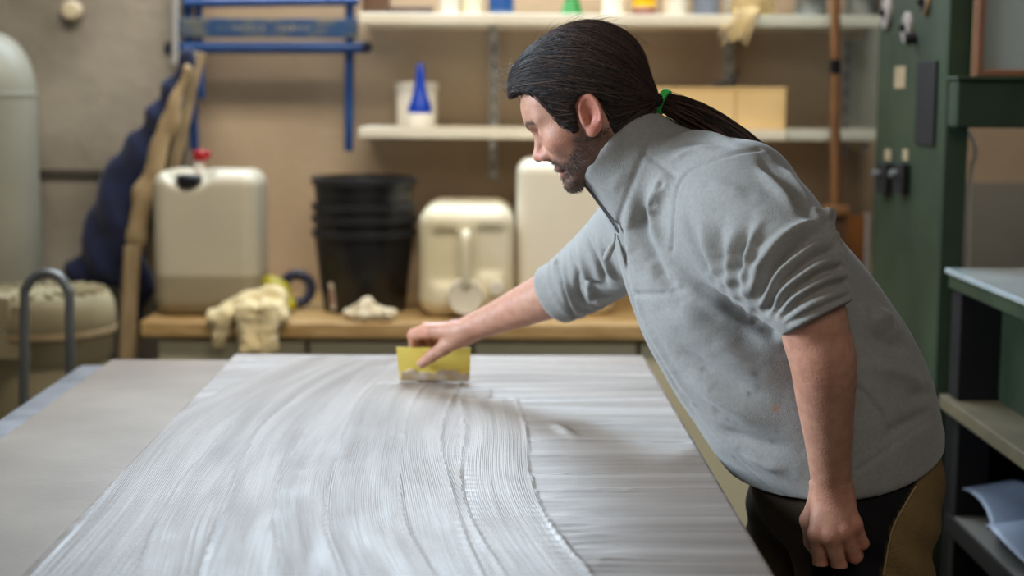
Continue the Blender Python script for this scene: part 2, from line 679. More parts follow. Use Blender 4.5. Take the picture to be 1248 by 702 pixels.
o = MB().tube([at(213, -60, 4.58), at(213, 30, 4.58), at(213, 78, 4.58)], 0.010, 10).build('wall_conduit', M['rail'], smooth=True)
tag(o, 'thin grey conduit running up the wall corner above the navy cloth', 'pipe')
c = at(88, 13, 4.6)
o = MB().lathe([(0.004, 0.02), (0.028, 0.018), (0.030, 0.0), (0.030, -0.012), (0.022, -0.022), (0.004, -0.024)], (c[0], c[1] - 0.0, c[2]), 24, 'y').build('cable_outlet', M['crumple'], smooth=True)
tag(o, 'small round cream cap fixed high on the grey wall', 'outlet')

a, b = at(1028, 34, WY), at(1100, 158, WY)
structure(MB().span((a[0], WY - 0.008, b[2]), (b[0], WY + 0.01, a[2])).build('trim_3', M['shelf_grey']))

# unseen window frames added to account for the daylight area lamps; walls stay closed
structure(MB().span((-3.42, -1.5, 0), (-3.3, 4.62, 3.4)).build('wall_side', M['wall']))
for nme, (x0, x1, y0, y1, z0, z1) in (('added_window_1', (-1.32, 0.62, WY - 0.03, WY + 0.02, 2.03, 2.97)), ('added_window_2', (-3.31, -3.26, 1.75, 2.85, 1.45, 2.75))):
    w = bpy.data.objects.new(nme, None)
    COL.objects.link(w)
    w.location = ((x0 + x1) / 2, (y0 + y1) / 2, z0)
    structure(w)
    flat_x = x1 - x0 < 0.1
    for (za, zb) in ((z0, z0 + 0.05), (z1 - 0.05, z1)):
        MB().span((x0, y0, za), (x1, y1, zb)).build('window_frame', M['shelf'], w)
    for t_ in (0.0, 0.5, 1.0):
        if flat_x:
            c = y0 + (y1 - y0 - 0.05) * t_
            MB().span((x0, c, z0 + 0.05), (x1, c + 0.05, z1 - 0.05)).build('window_frame', M['shelf'], w)
        else:
            c = x0 + (x1 - x0 - 0.05) * t_
            MB().span((c, y0, z0 + 0.05), (c + 0.05, y1, z1 - 0.05)).build('window_frame', M['shelf'], w)

# ------------------------------------------------------------------ bench along the back wall
BF = 4.15
bt = at(300, 392, BF)[2]
bx0, bx1 = at(170, 392, BF)[0], at(1030, 392, BF)[0]
o = MB().span((bx0, BF, bt - 0.046), (bx1, WY - 0.004, bt)).build('worktop', M['wood'], bevel=0.008)
tag(o, 'long light wooden worktop along the back wall', 'worktop')
edges = [at(p, 420, BF)[0] for p in (186, 372, 575, 780, 1000)]
nm = ['left end of the wooden worktop, beside the battens', 'worktop below the crumpled wipe and buckets',
      'worktop below the square canister', 'worktop behind the man']
for i in range(4):
    x0, x1 = edges[i] + 0.004, edges[i + 1] - 0.004
    t = thing('base_cabinet', ((x0 + x1) / 2, (BF + WY) / 2, 0), 'cream base cabinet under the ' + nm[i], 'cabinet', 'cream cabinets under the worktop')
    MB().span((x0, BF + 0.055, 0.002), (x1, WY - 0.02, bt - 0.048)).build('body', M['cream'], t)
    MB().span((x0 + 0.003, BF + 0.033, 0.1), (x1 - 0.003, BF + 0.053, bt - 0.06)).build('door', M['cream'], t, bevel=0.003)
    MB().span((x0, BF + 0.06, 0.0), (x1, BF + 0.09, 0.09)).build('plinth', M['gap'], t)

# ------------------------------------------------------------------ wall shelves
SF = 4.46
for (ya, yb, lab, split) in ((20, 30, 'upper white wall shelf holding the row of bottles and cans', 905),
                             (160, 169, 'lower white wall shelf holding the blue nozzle bottle and cream cartons', 960)):
    zt = at(700, ya - 3, SF)[2]
    zb = at(700, yb + 1, SF)[2]
    x0, xs, x1 = at(437, ya, SF)[0], at(split, ya, SF)[0], at(1082, ya, SF)[0]
    t = thing('wall_shelf', ((x0 + x1) / 2, WY - 0.02, zb), lab, 'shelf')
    MB().span((x0, SF, zb), (xs - 0.001, WY - 0.03, zt)).build('board', M['shelf'], t, bevel=0.004)
    MB().span((xs + 0.001, SF + 0.01, zb), (x1, WY - 0.03, zt)).build('board', M['shelf_grey'], t, bevel=0.004)
    for p in (602, 887, 1030):
        x = at(p, ya, WY)[0]
        MB().span((x - 0.008, SF + 0.06, zb - 0.03), (x + 0.008, WY - 0.03, zb)).build('bracket', M['rail'], t)
    if ya == 20:
        TOPZ = zt
    else:
        LOWZ = zt
for p, lab in ((602, 'grey slotted shelf rail on the wall left of the man'), (887, 'grey slotted shelf rail on the wall above the cream cartons'),
               (1030, 'grey slotted shelf rail beside the wooden pole')):
    x = at(p, 100, WY)[0]
    t = thing('shelf_rail', (x, WY, at(p, 218, WY)[2]), lab, 'rail', 'shelf rails on the back wall')
    z0, z1 = at(p, 218 if p == 602 else 190, WY)[2], 2.35
    MB().span((x - 0.013, WY - 0.018, z0), (x + 0.013, WY - 0.001, z1)).build('channel', M['rail'], t)
    mb = MB()
    for k in range(int((z1 - z0) / 0.05)):
        z = z0 + 0.03 + k * 0.05
        mb.span((x - 0.003, WY - 0.0195, z), (x + 0.003, WY - 0.0175, z + 0.025))
    mb.build('slots', M['gap'], t)['kind'] = 'stuff'


def px_lathe(name, cx, Y, prof_px, mat, parent=None, n=28, zshift=0.0):
    """prof_px: list of (radius_px, y_px) at depth Y"""
    c0 = at(cx, prof_px[0][1], Y)
    pr = []
    for r, y in prof_px:
        p = at(cx, y, Y)
        pr.append((max(r * Y / F_PX * 1.0, 0.0005), p[2]))
    return MB().lathe(pr, (c0[0], Y, zshift), n).build(name, mat, parent, smooth=True)


# lower shelf: squeeze bottle with blue nozzle in front of a white tub
Y = 4.60
bY = at(500, 157, Y)[2] - LOWZ
t = thing('glue_bottle', (at(512, 150, 4.56)[0], 4.56, LOWZ), 'white squeeze bottle with tall blue pointed nozzle on the lower shelf', 'bottle')
s = LOWZ - at(512, 157, 4.56)[2]
px_lathe('body', 512, 4.56, [(15, 157), (17, 155), (17, 143), (15, 140), (12, 139)], M['white'], t, zshift=s)
px_lathe('nozzle', 512, 4.56, [(14, 141), (15, 138), (14, 131), (10, 121), (7, 108), (5, 95), (4, 82), (2, 79)], M['cone_blue'], t, zshift=s)
t = thing('storage_tub', (at(508, 150, 4.68)[0], 4.68, LOWZ), 'cream white tub standing behind the blue nozzle bottle', 'tub')
s = LOWZ - at(508, 155, 4.68)[2]
px_lathe('body', 508, 4.68, [(22, 155), (24, 153), (25, 112), (24, 110)], M['white'], t, zshift=s)
px_lathe('lid', 508, 4.68, [(26, 111), (26.5, 109), (26.5, 103), (25, 101), (2, 100.5)], M['white'], t, zshift=s)
# cream cartons
for (xa, xb, yt, lab) in ((770, 896, 106, 'long cream carton on the lower shelf directly behind the ponytail'), (898, 957, 106, 'cream carton at the right end of the lower shelf row')):
    Y = 4.5
    a, b = at(xa, yt, Y), at(xb, 158, Y)
    t = thing('carton', ((a[0] + b[0]) / 2, Y + 0.09, LOWZ), lab, 'box', 'cream cartons on the lower shelf')
    MB().span((a[0], Y, LOWZ + 0.001), (b[0], Y + 0.19, a[2] - 0.008)).build('body', M['carton'], t, bevel=0.003)
    MB().span((a[0] - 0.002, Y - 0.002, a[2] - 0.0075), (b[0] + 0.002, Y + 0.192, a[2])).build('lid', M['carton'], t, bevel=0.002)
CT = at(893, 106, 4.5)[2]
t = thing('spring_clamp', (at(880, 100, 4.6)[0], 4.6, CT), 'small black clamp lying on top of the cream carton', 'clamp')
c = at(893, 96, 4.6)
MB().tube([(c[0] - 0.06, 4.6, CT + 0.008), (c[0] - 0.02, 4.6, CT + 0.01), (c[0] + 0.012, 4.6, CT + 0.012)], [0.006, 0.008, 0.009], 8).build('jaw', M['black'], t, smooth=True)
MB().tube([(c[0] - 0.012, 4.6, CT + 0.014), (c[0] + 0.003, 4.6, CT + 0.034), (c[0] + 0.012, 4.6, CT + 0.05)], [0.011, 0.009, 0.006], 8).build('handle', M['black'], t, smooth=True)

# upper shelf row
t = thing('wooden_mallet', (at(490, 12, 4.6)[0], 4.6, TOPZ), 'dark brown wooden mallet lying at the left of the upper shelf', 'mallet')
MB().tube([at(448, 9, 4.6) * [1, 1, 0] + [0, 0, TOPZ + 0.014], at(528, 9, 4.6) * [1, 1, 0] + [0, 0, TOPZ + 0.014]], 0.013, 10).build('handle', M['brown_tool'], t, smooth=True)
a = at(462, 5, 4.6)
MB().span((a[0] - 0.045, 4.55, TOPZ + 0.001), (a[0] + 0.03, 4.65, TOPZ + 0.075)).build('head', M['brown_tool'], t, bevel=0.008)


def shelf_bottle(name, cx, w, hpx, Y, mat, label, cat, neck=True, band=None, base=None, group='bottles on the upper shelf'):
    x = at(cx, 12, Y)[0]
    r = w / 2 * Y / F_PX
    H = hpx * Y / F_PX
    t = thing(name, (x, Y, TOPZ), label, cat, group)
    pr = [(r * 0.93, 0.001), (r, 0.006), (r, H * 0.72)]
    pr += [(r * 0.85, H * 0.79), (r * 0.4, H * 0.85), (r * 0.38, H * 0.9)] if neck else [(r, H - 0.006), (r * 0.94, H)]
    MB().lathe(pr, (x, Y, TOPZ), 26).build('body', mat, t, smooth=True)
    if neck:
        MB().lathe([(r * 0.46, H * 0.89), (r * 0.48, H * 0.9), (r * 0.46, H * 0.99), (r * 0.4, H)], (x, Y, TOPZ), 20).build('cap', M['white'], t, smooth=True)
    else:
        MB().lathe([(r * 1.03, H * 0.93), (r * 1.04, H * 0.94), (r * 1.04, H * 1.0), (r * 0.95, H * 1.01)], (x, Y, TOPZ), 26).build('lid', mat, t, smooth=True)
    if band:
        MB().lathe([(r * 1.01, H * 0.12), (r * 1.02, H * 0.13), (r * 1.02, H * 0.6), (r * 1.01, H * 0.61)], (x, Y, TOPZ), 26, caps=False).build('label', band, t, smooth=True)
    if base:
        MB().lathe([(r * 0.95, 0.0005), (r * 1.03, 0.004), (r * 1.03, H * 0.1), (r * 0.98, H * 0.115)], (x, Y, TOPZ), 26).build('base', base, t, smooth=True)
    return t


shelf_bottle('glass_jar', 548, 22, 30, 4.58, M['glass'], 'cloudy glass jar beside the dark wooden mallet', 'jar', False, group='jars on the upper shelf')
shelf_bottle('glass_jar', 576, 24, 34, 4.6, M['canister'], 'yellowish jar standing next to the cloudy glass jar', 'jar', False, group='jars on the upper shelf')
shelf_bottle('paint_tin', 611, 30, 36, 4.6, M['film'], 'pale blue tin on the upper shelf between jar and green cone', 'tin', False, M['blue'])
t = thing('green_funnel', (at(697, 12, 4.56)[0], 4.56, TOPZ), 'bright green plastic cone on the upper shelf above the hair', 'funnel')
x = at(697, 12, 4.56)[0]
MB().lathe([(0.034, 0.001), (0.034, 0.006), (0.030, 0.012), (0.012, 0.07), (0.007, 0.11), (0.005, 0.15)], (x, 4.56, TOPZ), 26).build('body', M['green_cone'], t, smooth=True)
MB().lathe([(0.036, 0.0005), (0.0365, 0.002), (0.036, 0.005), (0.034, 0.0062)], (x, 4.56, TOPZ), 26).build('rim', M['green_cone'], t, smooth=True)
shelf_bottle('plastic_bottle', 748, 27, 90, 4.56, M['white'], 'plain white bottle left of the yellow labelled bottle', 'bottle')
shelf_bottle('plastic_bottle', 785, 28, 84, 4.55, M['white'], 'bottle with yellow label and pinkish base on the upper shelf', 'bottle', True, M['yellow_label'], M['pink'])
shelf_bottle('plastic_bottle', 823, 30, 95, 4.56, M['white'], 'plain white bottle right of the yellow labelled bottle', 'bottle')
shelf_bottle('white_tin', 861, 33, 70, 4.57, M['film'], 'bluish white tin beside the hanging twine', 'tin', False)
shelf_bottle('metal_can', 988, 38, 80, 4.58, M['steel'], 'dull metal can on the upper shelf left of the wooden pole', 'can', False, group='metal cans on the upper shelf')
shelf_bottle('metal_can', 1050, 44, 74, 4.6, M['steel'], 'dull metal can on the upper shelf right of the wooden pole', 'can', False, group='metal cans on the upper shelf')

# bundle of twine hanging over the shelf edge
x = at(918, 10, 4.56)[0]
t = thing('twine_bundle', (x, 4.56, TOPZ), 'tangled bundle of straw coloured twine trailing over the upper shelf edge', 'twine')
mb = MB()
g = np.random.default_rng(5)
for k in range(46):
    a0 = g.uniform(0, 6.28)
    ax, ay, az = g.uniform(0.03, 0.065), g.uniform(0.03, 0.06), g.uniform(0.012, 0.03)
    cz = g.uniform(0.014, 0.045)
    pts = []
    for j in range(9):
        a = a0 + j * 0.75
        pts.append((x + ax * math.cos(a) + g.normal() * 0.004, 4.57 + ay * math.sin(a), TOPZ + 0.006 + max(cz + az * math.sin(a * 1.7 + k), 0.0)))
    mb.tube(smooth_path(pts, 3), 0.0022, 5)
mb.build('coil', M['twine'], t, smooth=True)['kind'] = 'stuff'
mb = MB()
for k in range(26):
    sx = at(g.uniform(893, 922), 10, 4.5)[0]
    ex = at(g.uniform(876, 918), 30, 4.44)[0]
    ey = at(900, g.uniform(34, 56), 4.44)[2]
    mb.tube(smooth_path([(sx, 4.54, TOPZ + 0.012), (sx, 4.458, TOPZ + 0.010 + g.uniform(0, 0.01)), ((sx + ex) / 2 + g.normal() * 0.006, 4.44, (TOPZ + ey) / 2), (ex, 4.44, ey)], 4), 0.0018, 5)
mb.build('loose_ends', M['twine'], t, smooth=True)['kind'] = 'stuff'

# ------------------------------------------------------------------ wooden pole and brown board on the bench, right
pY = 4.38
t = thing('broom', (at(1018, 250, pY)[0], pY, bt), 'long brown wooden pole standing upright in front of the shelves', 'pole')
MB().tube([at(1018, 252, pY), at(1018, 120, pY), at(1018, -70, pY)], [0.0145, 0.014, 0.0135], 14).build('handle', M['pole'], t, smooth=True)
MB().tube([at(1018, 90, pY), at(1018, 72, pY)], 0.0155, 14).build('tape', M['machine_dark'], t, smooth=True)
a, b = at(1001, 250, pY), at(1034, 263, pY)
MB().span((a[0], pY - 0.03, b[2]), (b[0], pY + 0.03, a[2])).build('head', M['pole'], t, bevel=0.006)
a = at(1003, 258, 4.4)
MB().span((a[0] + 0.01, pY - 0.015, bt + 0.001), (b[0] - 0.01, pY + 0.015, b[2])).build('bristles', M['brown_tool'], t)
a, b = at(1000, 262, 4.5), at(1054, 262, 4.5)
t = thing('brown_board', ((a[0] + b[0]) / 2, 4.5, bt), 'reddish brown wooden board standing behind the man beside the green machine', 'board')
MB().span((a[0] - 0.1, 4.49, bt + 0.001), (b[0], 4.512, a[2])).build('panel', M['board_brown'], t, bevel=0.002)
MB().span((b[0] + 0.0005, 4.486, bt + 0.001), (b[0] + 0.012, 4.516, a[2] + 0.004)).build('edge_strip', M['rail'], t, bevel=0.002)

# ------------------------------------------------------------------ jerrycan with liquid
def jerrycan():
    Y = 4.34
    a, b = at(183, 208, Y - 0.1), at(316, 386, Y - 0.1)
    cx, hw = (a[0] + b[0]) / 2, (b[0] - a[0]) / 2
    z0, z1 = bt, a[2]
    cz, hz = (z0 + z1) / 2, (z1 - z0) / 2
    nx = at(244, 215, Y)[0]

    def f(P):
        d = rbox(P, (cx, Y, cz + 0.001), (hw, 0.11, hz), 0.045)
        # bulging panels pressed into the faces
        d = smax(d, -ellipsoid(P, (nx - 0.012, Y - 0.09, z1 + 0.008), (0.062, 0.16, 0.050)), 0.025)
        return d
    t = thing('jerrycan', (cx, Y, z0), 'translucent white jerrycan part filled with liquid, red capped spout on top', 'jerrycan')
    lz = at(250, 336, Y - 0.1)[2]
    ca, cb = np.array(rgb(200, 193, 172)), np.array(rgb(158, 149, 124))

    def colr(v):
        k = np.clip((lz - v[:, 2]) / 0.006 + 0.5, 0, 1)[:, None]
        return ca * (1 - k) + cb * k
    mat = material('jerrycan_plastic', (0.92, 0.92, 0.92), (1, 1, 1), 0.4, 5, attr='col')
    sdf_object('body', f, (cx - hw - 0.02, Y - 0.14, z0 - 0.01), (cx + hw + 0.02, Y + 0.14, z1 + 0.02), 0.006, mat, t, color=colr)
    zc = at(238, 226, Y)[2]
    MB().lathe([(0.034, 0), (0.036, 0.004), (0.036, 0.026), (0.032, 0.03)], (nx - 0.014, Y - 0.085, zc + 0.004), 28).build('collar', M['black'], t, smooth=True)
    MB().tube([(nx, Y - 0.02, zc), (nx + 0.001, Y - 0.02, zc + 0.075)], [0.016, 0.014], 18).build('spout', M['white'], t, smooth=True)
    zr = at(246, 196, Y)[2]
    MB().lathe([(0.019, 0), (0.021, 0.003), (0.021, 0.026), (0.017, 0.03)], (nx + 0.006, Y - 0.02, zr), 20).build('cap', M['red'], t, smooth=True)
    MB().box((nx + 0.024, Y - 0.02, zr + 0.018), (0.022, 0.016, 0.014)).build('lever', M['red'], t, bevel=0.003)


jerrycan()


# ------------------------------------------------------------------ stack of black buckets
def buckets():
    Y = 4.40
    cx = at(444, 300, Y)[0]
    rims = [at(444, y, Y - 0.14)[2] for y in (284, 266, 251, 219)]
    labs = ['lowest black bucket of the nested stack, with a white sticker', 'second black bucket from the bottom of the nested stack',
            'third black bucket from the bottom of the nested stack', 'topmost black bucket of the nested stack']
    hgt = rims[0] - bt
    for i, z in enumerate(rims):
        t = thing('bucket', (cx, Y, z - hgt), labs[i], 'bucket', 'nested black buckets on the worktop')
        R = 0.143
        pr = [(0.001, 0.004), (0.106, 0.004), (0.112, 0.0), (0.116, 0.004), (R - 0.004, hgt - 0.035), (R - 0.002, hgt - 0.002)]
        pr += [(R - 0.006, hgt - 0.003), (0.110, 0.012), (0.001, 0.010)]
        MB().lathe(pr, (cx, Y, z - hgt), 40, caps=False).build('body', M['black'], t, smooth=True)
        MB().lathe([(R - 0.004, hgt - 0.020), (R + 0.006, hgt - 0.019), (R + 0.007, hgt - 0.013), (R + 0.003, hgt - 0.010), (R + 0.007, hgt - 0.007), (R + 0.007, hgt), (R - 0.004, hgt + 0.001)],
                   (cx, Y, z - hgt), 40, caps=False).build('rim', M['black_rim'], t, smooth=True)
        if i == 0:
            a = -math.pi / 2 - math.asin(min((444 - 399) / 64, 1)) + 0.05
            for (dr, mat, nme, w0, w1, h0, h1) in ((0.0012, M['paper'], 'sticker', -0.085, 0.085, 0.012, 0.088), (0.0018, M['pink'], 'sticker_print', -0.05, 0.045, 0.025, 0.07)):
                v, f = [], []
                for k in range(7):
                    for h in (h0, h1):
                        th = a + w0 + (w1 - w0) * k / 6
                        r = 0.116 + (R - 0.004 - 0.116) * (h / (hgt - 0.035)) + dr
                        v.append((cx + r * math.cos(th), Y + r * math.sin(th), z - hgt + h))
                for k in range(6):
                    f.append([2 * k, 2 * k + 2, 2 * k + 3, 2 * k + 1])
                MB().add(v, f).build(nme, mat, t, smooth=True)


buckets()


# ------------------------------------------------------------------ square canister lying with its top to the front
def canister():
    Yf = 4.22
    a, b = at(509, 251, Yf + 0.02), at(626, 387, Yf + 0.02)
    cx, hw = (a[0] + b[0]) / 2, (b[0] - a[0]) / 2
    hz = (a[2] - bt) / 2
    cz = bt + hz + 0.001
    hx = at(568, 320, Yf)[0]

    def f(P):
        d = rbox(P, (cx, Yf + 0.20, cz), (hw, 0.19, hz), 0.055)
        d = smax(d, -rbox(P, (hx - 0.058, Yf + 0.005, cz + 0.012), (0.030, 0.018, 0.07), 0.017), 0.03)
        d = smax(d, -rbox(P, (hx + 0.066, Yf + 0.005, cz + 0.03), (0.034, 0.018, 0.06), 0.017), 0.03)
        return d
    t = thing('canister', (cx, Yf + 0.2, bt), 'cream square canister lying on its side with round cap towards the room', 'canister')
    sdf_object('body', f, (cx - hw - 0.02, Yf - 0.02, cz - hz - 0.01), (cx + hw + 0.02, Yf + 0.42, cz + hz + 0.02), 0.006, M['canister'], t)
    p0, p1 = at(568, 291, Yf), at(568, 345, Yf)
    MB().tube(smooth_path([(hx, Yf + 0.02, p0[2] + 0.01), (hx, Yf - 0.012, p0[2]), (hx, Yf - 0.014, p1[2]), (hx, Yf + 0.02, p1[2] - 0.01)], 5), 0.013, 14).build('handle', M['canister'], t, smooth=True)
    cpx = at(567, 363, Yf - 0.03)
    MB().lathe([(0.046, 0.03), (0.050, 0.025), (0.050, -0.012), (0.046, -0.018), (0.040, -0.016), (0.002, -0.016)], (cpx[0], Yf, cpx[2]), 32, 'y').build('cap', M['jug'], t, smooth=True)
    c2 = at(605, 352, Yf - 0.01)
    MB().lathe([(0.022, 0.03), (0.022, -0.006), (0.018, -0.010), (0.002, -0.010)], (c2[0], Yf, c2[2]), 20, 'y').build('vent_plug', M['jug'], t, smooth=True)


canister()


# ------------------------------------------------------------------ tall white jug behind the man's face
def jug():
    Y = 4.42
    a, b = at(630, 195, Y - 0.1), at(748, 388, Y - 0.1)
    cx, hw = (a[0] + b[0]) / 2, (b[0] - a[0]) / 2
    hz = (a[2] - bt) / 2
    cz = bt + hz + 0.001
    t = thing('white_jug', (cx, Y, bt), 'tall white plastic jug behind the man and above his outstretched arm', 'jug')
    f = lambda P: smax(rbox(P, (cx, Y, cz), (hw, 0.12, hz), 0.04), -rbox(P, (cx + 0.02, Y, a[2] + 0.005), (0.05, 0.2, 0.02), 0.015), 0.02)
    sdf_object('body', f, (cx - hw - 0.02, Y - 0.15, bt - 0.01), (cx + hw + 0.02, Y + 0.15, a[2] + 0.02), 0.007, M['jug'], t)
    for (y0, y1, m, n) in ((236, 262, M['film'], 'label'), (258, 275, M['blue'], 'label_mark'), (300, 318, M['red'], 'label_mark')):
        z0, z1 = at(632, y1, Y)[2], at(632, y0, Y)[2]
        p = [(cx - hw - 0.0012 + (0.0004 if n == 'label' else 0), Y - 0.075, z) for z in (z0, z1)]
        MB().span((cx - hw - 0.0015, Y - 0.07, z0), (cx - hw + 0.001, Y + 0.02, z1)).build(n, m, t)
    MB().lathe([(0.03, 0.0), (0.033, 0.003), (0.033, 0.028), (0.029, 0.032)], (cx + 0.05, Y, a[2] - 0.01), 24).build('cap', M['jug'], t, smooth=True)


jug()

# ------------------------------------------------------------------ rags, wipe, strapping by the jerrycan
def rag_sdf(parts, seed, amp, freq, flat=None):
    def f(P):
        d = None
        for (a, b, ra, rb) in parts:
            e = cone(P, a, b, ra, rb)
            d = e if d is None else smin(d, e, 0.02)
        return d
    def disp(v, n):
        w = wobble(v, freq, seed)
        w2 = wobble(v, freq * 2.3, seed + 1)
        return amp * (1 - 2 * np.abs(w)) * 0.8 + amp * 0.45 * (1 - 2 * np.abs(w2))
    return f, disp


A = lambda x, y, Y: at(x, y, Y)
parts = [(A(262, 388, 4.12), A(300, 372, 4.16), 0.022, 0.026), (A(300, 372, 4.165), A(336, 362, 4.185), 0.024, 0.024),
         (A(272, 385, 4.11), A(266, 418, 4.11), 0.022, 0.012), (A(300, 380, 4.12), A(304, 425, 4.10), 0.028, 0.026),
         (A(325, 378, 4.12), A(326, 425, 4.10), 0.026, 0.024), (A(335, 368, 4.18), A(342, 385, 4.15), 0.026, 0.018),
         (A(285, 372, 4.175), A(325, 360, 4.19), 0.016, 0.016), (A(304, 425, 4.10), A(304, 440, 4.10), 0.026, 0.022)]
f, dsp = rag_sdf(parts, 3, 0.008, 55)
o = sdf_object('rag', f, A(245, 460, 4.0), A(360, 330, 4.4), 0.004, M['rag'], None, dsp)
tag(o, 'crumpled cream rag hanging over the worktop edge beside the jerrycan', 'rag')
parts = [(A(425, 385, 4.19), A(447, 372, 4.19), 0.016, 0.018), (A(440, 386, 4.17), A(470, 385, 4.17), 0.014, 0.012), (A(447, 370, 4.2), A(455, 380, 4.18), 0.014, 0.012), (A(468, 380, 4.18), A(480, 383, 4.18), 0.014, 0.010)]
f, dsp = rag_sdf(parts, 9, 0.005, 80)
o = sdf_object('crumpled_wipe', f, A(405, 402, 4.08), A(495, 345, 4.3), 0.0035, M['crumple'], None, dsp)
tag(o, 'small crumpled white wipe on the worktop in front of the buckets', 'wipe')
f = lambda P: smin(ellipsoid(P, A(338, 352, 4.33), (0.036, 0.03, 0.026)), cone(P, A(330, 346, 4.34), A(352, 372, 4.30), 0.024, 0.02), 0.02)
o = sdf_object('work_glove', f, A(300, 400, 4.25), A(370, 320, 4.45), 0.005, M['yellow_green'], None, lambda v, n: 0.004 * wobble(v, 70, 4))
tag(o, 'yellow green glove lying behind the cream rag', 'glove')
t = thing('tape_roll', (A(362, 375, 4.40)[0], 4.40, bt), 'dark blue roll of tape leaning between glove and buckets', 'tape')
c = A(362, 364, 4.40)
pts = [(c[0] + 0.042 * math.cos(a), 4.40 + 0.012 * math.sin(a), bt + 0.058 + 0.042 * math.sin(a)) for a in np.linspace(0, 2 * math.pi, 33)]
MB().tube(pts, 0.013, 10, caps=False).build('ring', M['blue_dark'], t, smooth=True)
pts = [(c[0] + 0.029 * math.cos(a), 4.40 + 0.012 * math.sin(a), bt + 0.058 + 0.029 * math.sin(a)) for a in np.linspace(0, 2 * math.pi, 33)]
MB().tube(pts, 0.006, 8, caps=False).build('core', M['grey_board'], t, smooth=True)

# ------------------------------------------------------------------ blue folding trestle hanging on the wall
bY = 4.66
t = thing('folding_trestle', (A(330, 100, bY)[0], bY, A(330, 185, bY)[2]), 'blue painted steel folding trestle hung on the back wall', 'trestle')
k = bY / F_PX
a, b = A(217, 22, bY - 0.03), A(437, 47, bY - 0.03)
MB().span((a[0], bY - 0.045, b[2]), (b[0], bY - 0.025, a[2])).build('cross_plate', M['blue_worn'], t, bevel=0.004)
mb = MB()                            # faded stencilled lettering on the plate
gg = np.random.default_rng(3)
x = A(287, 35, bY)[0]
x_end = A(378, 35, bY)[0]
zc = (a[2] + b[2]) / 2
while x < x_end:
    w = gg.uniform(0.006, 0.014)
    if not (A(322, 35, bY)[0] < x < A(338, 35, bY)[0]):
        hh = gg.uniform(0.007, 0.011)
        mb.span((x, bY - 0.0462, zc - hh), (x + w * 0.35, bY - 0.0445, zc + hh))
        mb.span((x, bY - 0.0462, zc + hh * gg.uniform(-0.8, 0.6)), (x + w, bY - 0.0445, zc + hh * 0.9))
    x += w + 0.004
mb.build('lettering', M['print'], t)['kind'] = 'stuff'
MB().tube([A(205, 58, bY - 0.03), A(448, 58, bY - 0.03)], 0.017, 14).build('cross_bar', M['blue'], t, smooth=True)
MB().tube([A(225, 4, bY - 0.03), A(437, 1, bY - 0.03)], 0.014, 12).build('cross_bar', M['blue'], t, smooth=True)
for (p, q) in (((226, -60), (237, 183)), ((240, -60), (245, 120)), ((427, -60), (425, 184))):
    MB().tube([A(p[0], p[1], bY), A(q[0], q[1], bY)], 0.014 if p[0] != 240 else 0.011, 12).build('leg', M['blue'], t, smooth=True)
for px_ in (207, 447):
    MB().tube([A(px_, 58, bY - 0.05), A(px_, 58, bY + 0.01)], 0.017, 12).build('end_cap', M['blue_dark'], t, smooth=True)

# ------------------------------------------------------------------ navy cloth, canvas and battens in the corner
def drape(parts, seed, amp, flat_dir, yc=4.45):
    def f(P):
        Q = P.copy()
        Q[:, 1] = (Q[:, 1] - yc) * 1.5 + yc
        d = None
        for (a, b, ra, rb) in parts:
            e = cone(Q, a, b, ra, rb)
            d = e if d is None else smin(d, e, 0.03)
        return d * 0.75
    def disp(v, n):
        u = v @ np.array(flat_dir)
        return amp * np.sin(u * 60 + 3.0 * wobble(v, 9, seed)) + amp * 0.4 * wobble(v, 40, seed + 2)
    return f, disp


parts = [(A(232, 66, 4.45), A(205, 125, 4.45), 0.018, 0.030), (A(205, 125, 4.45), A(160, 205, 4.45), 0.030, 0.060),
         (A(160, 205, 4.45), A(140, 265, 4.45), 0.060, 0.075), (A(140, 265, 4.45), A(135, 300, 4.45), 0.075, 0.070),
         (A(135, 300, 4.45), A(115, 325, 4.45), 0.062, 0.058), (A(145, 300, 4.45), A(165, 345, 4.45), 0.060, 0.040),
         (A(165, 345, 4.45), A(168, 380, 4.45), 0.040, 0.026), (A(118, 325, 4.45), A(92, 330, 4.45), 0.058, 0.022)]
f, dsp = drape(parts, 21, 0.010, (0.9, 0, 0.45))
o = sdf_object('navy_jacket', f, A(55, 410, 4.25), A(255, 40, 4.62), 0.008, M['navy'], None, dsp)
tag(o, 'dark navy jacket hanging in the corner from the blue trestle', 'jacket')
parts = [(A(228, 85, 4.37), A(205, 150, 4.37), 0.012, 0.020), (A(205, 150, 4.37), A(178, 235, 4.37), 0.022, 0.030), (A(178, 235, 4.37), A(166, 290, 4.37), 0.030, 0.026), (A(166, 290, 4.37), A(154, 355, 4.37), 0.022, 0.014)]
f, dsp = drape(parts, 33, 0.004, (0.9, 0, 0.4), 4.37)
o = sdf_object('canvas_apron', f, A(130, 400, 4.25), A(250, 60, 4.5), 0.006, M['tan'], None, dsp)
tag(o, 'tan canvas strip hanging between navy jacket and wooden batten', 'apron')


def batten(p0, p1, w, th, Y0, Y1, lab):
    a, b = Vector(A(*p0, Y0)), Vector(A(*p1, Y1))
    d = (b - a)
    mb = MB().box((0, 0, 0), (w, th, d.length))
    o = mb.build('wooden_batten', M['batten'], None, bevel=0.003)
    o.location = (a + b) / 2
    o.rotation_euler = d.to_track_quat('Z', 'X').to_euler()
    # keep the broad face to the room
    return tag(o, lab, 'batten', 'wooden battens leaning in the corner')


